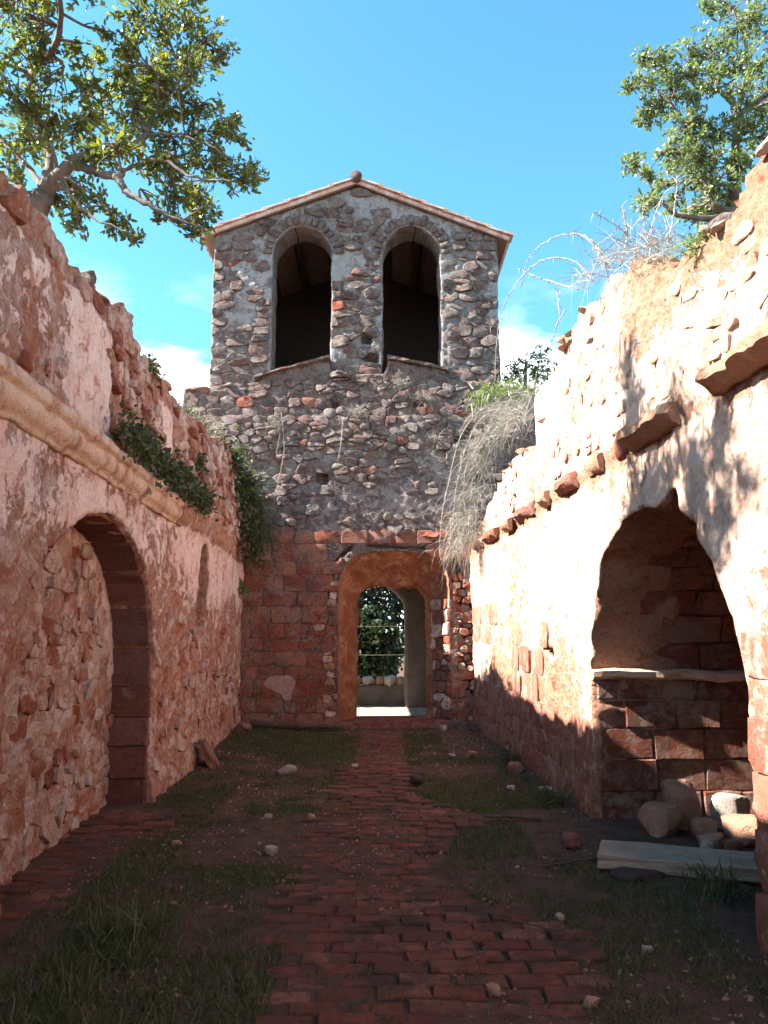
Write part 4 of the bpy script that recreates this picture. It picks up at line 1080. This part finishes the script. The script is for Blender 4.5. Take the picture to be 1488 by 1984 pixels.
tree('oak_tree', 'dark leafy oak reaching out over the left wall crest against the sky',
     [((-3.15, 5.4, -.1), .16), ((-3.1, 5.35, 2.4), .13), ((-2.75, 5.2, 3.8), .11), (at(85, 375, 5.04), .075)],
     [[A_(85, 375, 5.04, 0.061), A_(140, 315, 4.97, 0.043), A_(215, 295, 4.90, 0.032), A_(275, 272, 4.90, 0.026), A_(295, 230, 4.97, 0.020), A_(325, 190, 5.04, 0.014), A_(370, 120, 5.04, 0.009)],
      [A_(140, 318, 4.97, 0.036), A_(185, 332, 4.90, 0.030), A_(228, 345, 4.75, 0.026), A_(245, 370, 4.68, 0.022), A_(290, 398, 4.61, 0.017), A_(345, 425, 4.61, 0.010), A_(390, 440, 4.61, 0.006)],
      [A_(80, 380, 5.04, 0.050), A_(98, 305, 5.11, 0.036), A_(75, 245, 5.18, 0.029), A_(62, 205, 5.18, 0.022), A_(55, 110, 5.26, 0.014), A_(30, 20, 5.26, 0.009)],
      [A_(228, 345, 4.75, 0.017), A_(262, 320, 4.75, 0.014), A_(315, 312, 4.75, 0.012), A_(380, 345, 4.68, 0.009), A_(450, 350, 4.61, 0.006)],
      [A_(215, 295, 4.90, 0.014), A_(200, 240, 5.04, 0.012), A_(190, 165, 5.11, 0.009), A_(160, 120, 5.11, 0.006)],
      [A_(295, 232, 4.97, 0.014), A_(255, 180, 5.11, 0.012), A_(248, 95, 5.18, 0.009), A_(300, 20, 5.18, 0.006)],
      [A_(290, 262, 4.90, 0.013), A_(340, 260, 4.82, 0.010), A_(400, 280, 4.75, 0.007), A_(470, 320, 4.68, 0.004)],
      [A_(85, 378, 5.04, 0.029), A_(60, 330, 5.26, 0.022), A_(-20, 250, 5.40, 0.016), A_(-80, 150, 5.47, 0.010)],
      [(at(55, 150, 5.1), .03), (np.array([-2.2, 4.7, 5.6]), .02), (np.array([-2.0, 4.1, 5.7]), .014), (np.array([-1.8, 3.7, 5.8]), .007)],
      [A_(110, 350, 5.04, 0.022), A_(140, 380, 4.82, 0.014), A_(180, 420, 4.68, 0.009), A_(250, 450, 4.61, 0.004)]],
     cl(LT, 4.97, .35, rt) + TOPC, m_oak, rt, .05, 3.7, spread=1.15)
RT = [(1255, 110, 30), (1290, 110, 30), (1225, 160, 25), (1260, 150, 35), (1300, 150, 30), (1265, 210, 40), (1300, 190, 40), (1250, 230, 30), (1345, 90, 40), (1380, 100, 45), (1370, 10, 20), (1400, 10, 35), (1430, 60, 50), (1470, 40, 50),
      (1480, 120, 50), (1420, 120, 50), (1340, 150, 40), (1380, 160, 40), (1440, 170, 40), (1480, 190, 50), (1340, 190, 30), (1320, 250, 45), (1360, 240, 45), (1310, 290, 45), (1350, 290, 50), (1400, 260, 40), (1450, 240, 45), (1480, 260, 40),
      (1340, 330, 45), (1390, 310, 45), (1430, 310, 45), (1300, 330, 30), (1400, 360, 40), (1440, 330, 30), (1370, 370, 40), (1225, 315, 28), (1250, 340, 20), (1280, 360, 18), (1260, 390, 25), (1240, 400, 20), (1300, 400, 25), (1360, 420, 35),
      (1390, 400, 35), (1330, 410, 25), (1540, 60, 70), (1560, 180, 70), (1540, 280, 60), (1620, 120, 80), (1470, -50, 60), (1560, -60, 70)]
tree('oak_tree', 'lighter green oak rising behind the crest of the sunlit right wall', [((4.5, 8.9, -.1), .22), ((4.45, 8.9, 2.5), .18), ((4.3, 8.8, 4.8), .14), (at(1420, 330, 8.7), .07)],
     [[A_(1450, 420, 8.7, .08), A_(1385, 400, 8.6, .05), A_(1365, 350, 8.6, .035), A_(1350, 280, 8.6, .02), A_(1300, 200, 8.5, .012), A_(1240, 150, 8.5, .006)],
      [A_(1420, 335, 8.7, .06), A_(1425, 220, 8.7, .045), A_(1398, 180, 8.7, .03), A_(1365, 170, 8.6, .015)], [A_(1425, 225, 8.7, .04), A_(1450, 120, 8.8, .025), A_(1420, 20, 8.8, .012)],
      [A_(1450, 420, 8.7, .05), A_(1330, 420, 8.5, .03), A_(1285, 395, 8.4, .02), A_(1240, 330, 8.4, .008)], [A_(1425, 225, 8.7, .04), A_(1520, 160, 8.9, .03), A_(1600, 100, 9, .015)]],
     cl(RT, 8.6, .6, rt), m_oak2, rt, .06, 3.6)
tree('young_tree', 'small sparse sapling in the sky gap between belfry and right wall', [((3.2, 16.5, -.1), .09), ((3.1, 16.5, 3), .07), (at(1018, 760, 16.5), .05), (at(1020, 700, 16.5), .02)],
     [[A_(1010, 800, 16.5, .03), A_(990, 730, 16.4, .012)], [A_(1030, 790, 16.5, .03), A_(1045, 700, 16.5, .012)]],
     cl([(1000, 715, 22), (1025, 700, 24), (1050, 690, 22), (985, 735, 18), (1040, 725, 20), (1010, 745, 18), (1060, 720, 25), (975, 750, 14)], 16.5, .3, rt), m_oak2, rt, .085, 1.5)
# trees and scrub beyond the doorway
for i, (x, y, h, r, lab) in enumerate([(-2.0, 24.5, 6.2, 2.2, 'dense dark tree at left beyond the doorway'), (.3, 25.5, 7.5, 2.6, 'tall dark tree straight beyond the doorway behind the wire fence'), (2.6, 24.5, 6.5, 2.2, 'dense dark tree behind the porch pier beyond the doorway'), (-.5, 20.6, 2.0, .85, 'low leafy bush just behind the wire fence beyond the doorway')]):
    root = empty('evergreen_tree', (x, y, 0), lab, 'tree', 'trees beyond the doorway')
    v, f = tube([(x, y, -.1), (x + .05, y, h * .4), (x, y, h * .85)], [.12, .09, .03], 7); obj('trunk', v, f, m_bark, root)
    n = 11000; d = rt.normal(0, 1, (n, 3)); d /= np.linalg.norm(d, axis=1)[:, None]
    rr = rt.uniform(.15, 1, n) ** .5; nz = 1 + .35 * fbm(d[:, 0] * 2.2, d[:, 1] * 2.2, d[:, 2] * 2.2 + i * 5, 3)
    p = np.array([x, y, h * .52]) + d * (rr * nz)[:, None] * np.array([r, r * .8, h * .5]); p[:, 2] = np.maximum(p[:, 2], .05)
    v, f = leaves(p, d + rt.normal(0, .8, (n, 3)), rt.uniform(.10, .2, n), rt.uniform(.035, .06, n), rt); obj('crown', v, f, m_bush, root, False)

# ---- dry brambles and grasses on the walls
rb = np.random.RandomState(51)
def bramble(label, canes, hair=.06):
    root = empty('bramble', canes[0][0], label, 'bramble')
    for c in canes:
        n = 9 * len(c); p = spline(c, n); p[1:-1] += rb.normal(0, .003, p[1:-1].shape); v, f = tube(p, np.linspace(.008, .003, n), 5)
        o = obj('cane', v, f, m_cane, root)
        idx = rb.randint(2, n, n * 2); v, f = blades(p[idx], rb.normal(0, 1, (len(idx), 3)), rb.uniform(.3, 1, len(idx)) * hair, .003, .3, rb); tag(obj('dry_leaf', v, f, m_dry, o, False), kind='stuff')
bramble('tall dry bramble arching from the right wall crest past the belfry corner', [[at(1150, 545, 7.0), at(1110, 505, 7.1), at(1050, 505, 7.3), at(1000, 550, 7.5), at(968, 620, 7.7), at(958, 740, 7.9)],
    [at(1190, 520, 6.8), at(1130, 458, 7.0), at(1070, 462, 7.2), at(1025, 500, 7.4), at(1010, 560, 7.5)], [at(1120, 560, 7.1), at(1050, 540, 7.4), at(1000, 520, 7.6)], [at(1095, 600, 7.1), at(1075, 640, 7.2), at(1060, 700, 7.3)], [at(1085, 610, 7.2), at(1080, 570, 7.2), at(1072, 555, 7.2)]])
bramble('pair of long dry bramble canes drooping in front of the facade by the right wall', [[at(985, 790, 11.6), at(940, 790, 11.5), at(895, 840, 11.3), at(870, 930, 11.2), at(856, 1000, 11.1), at(851, 1070, 11.1)],
    [at(990, 805, 11.3), at(940, 805, 11.2), at(905, 860, 11.1), at(885, 940, 11.0), at(876, 1020, 11.0)], [at(960, 800, 11.5), at(915, 800, 11.4), at(890, 840, 11.4)]], .12)
def tuft(name, label, pts_, n, L, Wd, mat, drop, base=(0, 0, 1), spread=.6, cat='grass tuft', jit=.12, group=None):
    P_ = np.array(pts_); k = rb.randint(0, len(P_), n); p = P_[k] + rb.normal(0, jit, (n, 3)) * [1, 1, .5]
    d = np.array(base) + rb.normal(0, spread, (n, 3))
    v, f = blades(p, d, rb.uniform(.4, 1.1, n) * L, rb.uniform(.6, 1.2, n) * Wd, rb.uniform(.2, 1, n) * drop, rb)
    return tag(obj(name, v, f, mat, None, False), label, cat, group)
tuft('dry_grass', 'thick curtain of dry grass hanging over the far end of the right wall', [at(x, y, Y) for x, y, Y in [(985, 790, 11.6), (1000, 810, 11.0), (960, 800, 11.8), (1020, 800, 10.6), (940, 850, 11.9), (935, 900, 12.0), (930, 950, 12.1), (920, 1000, 12.2), (925, 880, 12.0), (915, 1040, 12.2), (975, 840, 11.4), (1030, 770, 10.4)]], 1500, .55, .0035, m_dry, 1.0, (-.5, -.3, .25), .6)
tuft('dry_grass', 'dry hanging grass wisps right above the door corner', [at(x, y, 12.4) for x, y in [(905, 960), (895, 1010), (905, 1040), (890, 1060)]], 500, .4, .004, m_dry, 1.2, (-.4, -.4, 0), .5)
tuft('leafy_scrub', 'green scrub between the belfry foot and dry grass on the right', [at(x, y, 12.6) for x, y in [(950, 765), (975, 755), (1000, 770), (930, 780), (1020, 760)]], 420, .26, .012, m_oak2, .4, (0, -.2, .8), .8, 'shrub')
tuft('dry_scrub', 'tangle of dry twigs and grass on the high crest of the right wall', [at(x, y, Y) for x, y, Y in [(1160, 520, 6.1), (1190, 505, 5.9), (1220, 505, 5.6), (1250, 500, 5.4), (1280, 490, 5.1), (1310, 480, 4.9), (1140, 540, 6.4), (1230, 480, 5.6), (1270, 470, 5.3)]], 520, .34, .003, m_dry, .5, (-.35, 0, .45), .75, 'scrub', .08)
bramble('bare upright twigs on the right wall crest below the oak', [[at(1200, 520, 5.9), at(1215, 460, 5.9), at(1205, 400, 5.9)], [at(1260, 500, 5.5), at(1265, 430, 5.5), at(1290, 370, 5.5)], [at(1290, 490, 5.2), at(1305, 420, 5.2), at(1312, 340, 5.2)], [at(1235, 505, 5.6), at(1210, 450, 5.6), at(1150, 410, 5.6)], [at(1180, 520, 6.0), at(1150, 470, 6.0), at(1110, 450, 6.1)], [at(1280, 490, 5.2), at(1250, 440, 5.2), at(1245, 400, 5.2)]], .12)
tuft('weed', 'small pale weed near the top of the sunlit right wall', [at(1350, 470, 4.35), at(1370, 465, 4.3), at(1335, 485, 4.4)], 160, .12, .005, m_oak2, .5, (-.4, 0, .7), .7, 'weed', .05)
for i, (x, y, n, L, lab) in enumerate([(690, 800, 170, .34, 'dry grass tuft low in the middle of the facade rubble'), (815, 770, 150, .26, 'dry grass tuft under the right bell opening'), (835, 850, 120, .26, 'greenish grass tuft on facade right of middle'), (525, 820, 110, .26, 'sparse grass tuft on the left of the facade rubble'), (770, 740, 80, .18, 'tiny dry tuft just below the bell openings')]):
    tuft('grass_tuft', lab, [at(x, y, YF - .05), at(x + 12, y + 5, YF - .05)], n, L, .004, m_dry, .7, (0, -.5, .5), .55, 'grass tuft', .05, 'grass tufts on the facade')
bramble('thin dry stems trailing down the left of the facade', [[at(545, 800, YF - .1), at(550, 870, YF - .12), at(536, 950, YF - .12)], [at(500, 830, YF - .1), at(540, 830, YF - .12), at(535, 880, YF - .12)], [at(665, 810, YF - .1), at(660, 860, YF - .14), at(655, 895, YF - .14)]], .1)
tuft('grass_clump', 'grey green grass clump on the left wall crest beside the facade', [at(x, y, Y) for x, y, Y in [(350, 815, 9.5), (370, 830, 9.8), (390, 840, 10.2), (410, 855, 10.8), (395, 870, 10.3), (340, 800, 9.2)]], 900, .30, .006, m_ivy, .7, (.3, -.3, .6), .6, 'grass clump', .10)
tuft('grass_clump', 'pale dry grass on the left wall crest beside the facade', [at(x, y, Y) for x, y, Y in [(370, 815, 9.8), (400, 835, 10.5), (415, 830, 10.8)]], 260, .32, .004, m_dry, .6, (.2, -.3, .7), .5, 'grass clump', .08)
def herb(label, pts_, n, size, mat, rad, name='hanging_plant', cat='plant'):
    P_ = np.array(pts_); k = rb.randint(0, len(P_), n); p = P_[k] + rb.normal(0, rad, (n, 3)) * [.6, 1, 1]
    d = rb.normal(0, .8, (n, 3)) + [.4, -.2, -.2]; v, f = leaves(p, d, rb.uniform(.5, 1.3, n) * size, rb.uniform(.5, 1.2, n) * size * .26, rb)
    return tag(obj(name, v, f, mat, None, False), label, cat)
PLp = lambda Y, z, w: PL(Y, z, w)
herb('dark leafy weeds growing along the far part of the left cornice', [PLp(y, 3.08, .16) for y in np.linspace(5.6, 9.0, 22)], 1900, .07, m_ivy, .075, 'cornice_weeds')
herb('dark plant curtain hanging in the corner of left wall and facade', [PLp(y, z, .18 + .1 * (z < 3.4)) for y, z in [(11.2, 4.15), (11.6, 4.0), (12.0, 3.9), (12.4, 3.8), (12.0, 3.6), (12.4, 3.4), (12.6, 3.1), (12.2, 3.2), (11.8, 3.4), (12.7, 3.6), (12.8, 2.9), (11.5, 3.7)]], 2600, .085, m_ivy, .13)
tuft('hanging_grass', 'dark grass strands hanging in the corner beside the facade', [PLp(y, z, .25) for y, z in [(11.8, 3.9), (12.3, 3.7), (12.6, 3.5), (12.7, 3.2)]], 700, .5, .005, m_ivy, 1.3, (.5, -.2, .1), .4, 'grass', .12)
herb('small dark weed clump on the left wall face above its cornice', [PLp(8.6, 3.5, .12), PLp(8.5, 3.45, .12)], 220, .06, m_ivy, .06, 'wall_weed')
herb('green sprig at the foot corner of left wall and facade', [at(468, 1140, 12.9)], 160, .08, m_oak2, .06, 'wall_weed')
herb('small leafy sprig on the left wall skyline', [at(285, 705, 6.7), at(295, 720, 6.9)], 160, .06, m_ivy, .05, 'wall_weed')

# ================================================================== grass and loose things on the floor
def grass():
    n = 330000; x = RS.uniform(-2.5, 2.6, n); y = 1.9 + RS.uniform(0, 1, n) ** 1.35 * 11.4
    lx = -2.15 + kL * (y - 7.1); rx = 1.78 + kR * (y - 6.5)
    d = .55 * fbm(x * 1.1, y * 1.1, 71., 4) + .35 * fbm(x * 5, y * 5, 73., 3)
    cl_ = np.interp(y, [2, 3.5, 5.4, 7, 8.5, 10.5, 12.7], [-.75, -.55, -.62, -.66, -.50, -.42, -.40]); cr_ = np.interp(y, [2, 3.4, 4.2, 5.0, 5.6, 6.6, 6.9, 7.6, 8.5, 10.5, 12.7], [.9, .85, 1.05, .6, .45, .65, 1.1, .42, .33, .33, .36])
    inside = np.minimum(x - cl_, cr_ - x)
    wallgap = np.minimum(x - lx, rx - x)
    m = (d + RS.normal(0, .10, n) > -.08) & (inside < .06) & (wallgap > .10)
    m &= ~((x > 1.1) & (y > 5.7) & (y < 7.2)) & ~((x < -1.85) & (y > 4.8) & (y < 7.2)) & ~((x > .85) & (y > 10))
    m &= ~((x > -1.5) & (x < -.55) & (y > 5.6) & (y < 8.4) & (d < .22))
    stray = (RS.rand(n) < .05) & (wallgap > .05)
    m |= stray
    x, y, d = x[m], y[m], d[m]
    z = .03 * fbm(x * 1.1, y * 1.1, 2., 3) + .05 * sstep(.9, 2.2, np.abs(x + .35)) - .005
    tall = 1 + 1.5 * sstep(.05, .3, fbm(x * 2.2, y * 2.2, 77., 3)) * (x < -.8) * (y < 5.2)
    p = np.stack([x, y, z], -1); dd = np.stack([RS.normal(0, .5, len(x)), RS.normal(0, .5, len(x)), np.ones(len(x))], -1)
    v, f = blades(p, dd, RS.uniform(.025, .075, len(x)) * tall, RS.uniform(.0018, .0042, len(x)), RS.uniform(0, .6, len(x)), RS)
    tag(obj('grass', v, f, m_grass, None, False), 'short dark grass covering the floor on both sides of the brick path', 'grass', None, 'stuff')
    n = 16000; x = RS.uniform(-2.3, 2.5, n); y = 1.9 + RS.uniform(0, 1, n) ** 1.3 * 11.4; k = (fbm(x * 1.6, y * 1.6, 79., 3) > -.12) & (np.minimum(x - (-2.15 + kL * (y - 7.1)), (1.78 + kR * (y - 6.5)) - x) > .06); x, y = x[k], y[k]; n = len(x)
    z = .03 * fbm(x * 1.1, y * 1.1, 2., 3) + .05 * sstep(.9, 2.2, np.abs(x + .35))
    s_ = .003 + .015 * RS.rand(n) ** 3; o_ = np.array([(1, 0, 0), (0, 1, 0), (-1, 0, 0), (0, -1, 0), (0, 0, .8), (0, 0, -.5)], float)
    v = (np.stack([x, y, z], -1)[:, None, :] + (o_[None] + RS.normal(0, .25, (n, 6, 3))) * s_[:, None, None]).reshape(-1, 3); b = np.arange(n)[:, None] * 6
    f = np.concatenate([b + t for t in ([0, 1, 4], [1, 2, 4], [2, 3, 4], [3, 0, 4])]).reshape(-1, 3)
    tag(obj('gravel', v, f, m_tan, None, False), 'fine gravel and crumbs of mortar scattered over the floor', 'gravel', None, 'stuff')
grass()
def herbs_floor():
    for i, (x, y, n, L, lab) in enumerate([(1.52, 7.35, 260, .26, 'leafy green weed by the foot of the sunlit wall left of the chapel'), (1.95, 4.85, 200, .28, 'tall thin grass tuft in front of the concrete slab'), (-1.35, 4.3, 500, .22, 'bright grass tuft in the left foreground'), (1.55, 9.6, 220, .16, 'low weed at the foot of the far right wall')]):
        tuft('floor_weed', lab, [(x, y, gz(x, y))], n, L, .005, m_grass, .5, (0, 0, 1), .45, 'weed', .09)
herbs_floor()
ST = [(-1.10, 9.08, (.24, .15, .13), m_pale, .3, 'pale oblong rock in the grass left of the path'), (.33, 8.49, (.30, .17, .12), m_dark, .3, 'dark flat rock at the right edge of the path'),
      (-.82, 5.92, (.10, .07, .06), m_pale, .8, 'small whitish stone left of the path in the middle distance'), (-.35, 9.59, (.10, .06, .04), m_pale, .9, 'bright white chip on the far part of the path'),
      (.49, 3.74, (.075, .06, .05), m_tan, .8, 'small tan stone lying on the near part of the path'), (.90, 3.64, (.07, .05, .045), m_tan, .95, 'orange triangular shard in the right foreground grass'),
      (.98, 4.62, (.06, .045, .035), m_pale, .8, 'white pebble beside the bare bricks right of the path'), (1.31, 4.13, (.06, .045, .035), m_pale, .8, 'pale pebble in the right foreground near the wall pier'),
      (1.38, 5.98, (.20, .12, .10), m_red, .6, 'reddish rock between the chapel stones and the bricks'), (1.46, 8.93, (.22, .15, .12), m_red, .6, 'red rock in the grass by the far right wall'),
      (1.27, 8.09, (.14, .08, .05), m_pale, .8, 'white flat stone in the grass right of the path'), (1.62, 7.97, (.20, .10, .05), m_pale, .8, 'white flat stone against the foot of the right wall'),
      (1.12, 10.1, (.12, .09, .08), m_tan, .7, 'small orange stone far along the right grass strip'), (.86, 10.2, (.12, .07, .04), m_pale, .8, 'pale flat chip far along the right grass strip'),
      (-1.0, 7.0, (.08, .06, .04), m_pale, .7, 'tiny whitish stone in the bare soil left of the path'), (-.62, 6.95, (.12, .07, .05), m_tan, .8, 'pinkish chip in the bare soil left of the path'),
      (-1.55, 6.1, (.08, .05, .04), m_tan, .7, 'small tan chip in the left grass beside the bricks'), (-2.2, 12.4, (.3, .22, .2), m_red, .5, 'red block in the corner of facade and left wall'),
      (1.25, 12.9, (.24, .2, .18), m_grey, .5, 'grey fallen rock right of the doorway'), (1.45, 12.6, (.2, .17, .14), m_red, .6, 'red fallen rock right of the doorway near the wall'), (.95, 12.8, (.16, .13, .1), m_pale, .6, 'small pale fallen rock beside the door step'),
      (1.66, 5.30, (.42, .24, .05), m_dark, .6, 'dark flat slate lying in front of the concrete slab'),
      (2.12, 6.28, (.34, .28, .24), m_tan, .65, 'large squarish block at left of the rubble heap in the chapel'), (2.36, 6.42, (.26, .24, .42), m_tan, .75, 'tall leaning block at the back of the chapel rubble heap'),
      (2.42, 6.14, (.26, .2, .15), m_tan, .75, 'tan block in the middle of the chapel rubble heap'), (2.38, 5.93, (.19, .14, .09), m_tan, .7, 'small flat stone at the front of the chapel rubble heap'),
      (2.30, 5.80, (.13, .10, .08), m_pale, .7, 'small pale stone at the foot of the chapel rubble heap'), (2.66, 6.0, (.34, .26, .22), m_tan, .7, 'brown block at right of the chapel rubble heap'),
      (2.74, 6.45, (.28, .24, .28), m_pale, .8, 'big pale block lit by sun deep in the chapel'), (2.48, 5.80, (.16, .12, .09), m_red, .7, 'small red stone at right foot of the chapel heap')]
for i, (x, y, s_, m_, a, lab) in enumerate(ST):
    boulder('loose_stone', (x, y), s_, m_, i * 1.37, (0.1 * math.sin(i * 3), .1 * math.cos(i * 5)), i, lab, 'stone', 'loose stones on the floor', a, sink=.12)
# slab leaning on the left wall
def misc():
    rg = np.random.RandomState(77)
    def slabstone(name, label, cat, size, loc, rot, mat, jit=.012):
        v, f = box(-size[0] / 2, size[0] / 2, -size[1] / 2, size[1] / 2, 0, size[2])
        import bmesh
        bm = bmesh.new(); vs = [bm.verts.new(q) for q in v]
        for q in f: bm.faces.new([vs[i] for i in q])
        bmesh.ops.subdivide_edges(bm, edges=bm.edges[:], cuts=3, use_grid_fill=True)
        for q in bm.verts: q.co += Vector(rg.normal(0, jit, 3))
        bmesh.ops.bevel(bm, geom=[e for e in bm.edges if e.calc_face_angle(0) > 1], offset=.008, segments=1, affect='EDGES')
        bmesh.ops.recalc_face_normals(bm, faces=bm.faces[:])
        me = bpy.data.meshes.new(name); bm.to_mesh(me); bm.free(); me.materials.append(mat)
        o = link(bpy.data.objects.new(name, me), None, loc); o.rotation_euler = rot; return tag(o, label, cat)
    slabstone('leaning_slab', 'red stone slab leaning against the foot of the left wall', 'stone', (.09, .30, .36), (XL(9.5) + .30, 9.45, gz(-2, 9.5) - .02), (0, R(-33), R(8)), m_red, .008)
    slabstone('concrete_slab', 'long pale concrete slab lying before the side chapel', 'slab', (1.25, .40, .09), (2.06, 5.36, gz(1.9, 5.3) + .01), (0, 0, R(-20)), m_conc, .005)
    def stick(label, pts_, r, name='stick', cat='stick', mat=m_wood):
        p = spline(pts_, 12); p[:, :2] += rg.normal(0, .01, (12, 2)); v, f = tube(p, np.linspace(r, r * .6, 12), 6); tag(obj(name, v, f, mat, None), label, cat)
    stick('fallen dark beam lying along the foot of the facade', [(-2.15, 13.1, .08), (-1.6, 13.0, .07), (-1.1, 12.9, .07), (-.7, 12.95, .07)], .065, 'fallen_beam', 'beam')
    stick('dark stick at the edge of the bare bricks right of the path', [(.86, 6.86, .05), (1.05, 6.8, .06), (1.3, 6.7, .06)], .016)
    stick('thin long twig pointing at the end of the concrete slab', [(1.0, 5.5, .04), (1.3, 5.55, .05), (1.75, 5.75, .05)], .009)
    stick('short twig lying on the near path bricks', [(.36, 4.0, .045), (.45, 4.04, .05), (.52, 4.12, .05)], .008)
    stick('thin twig across the bare bricks in the right foreground', [(.62, 4.55, .05), (.8, 4.4, .05), (.98, 4.3, .05)], .006)
misc()
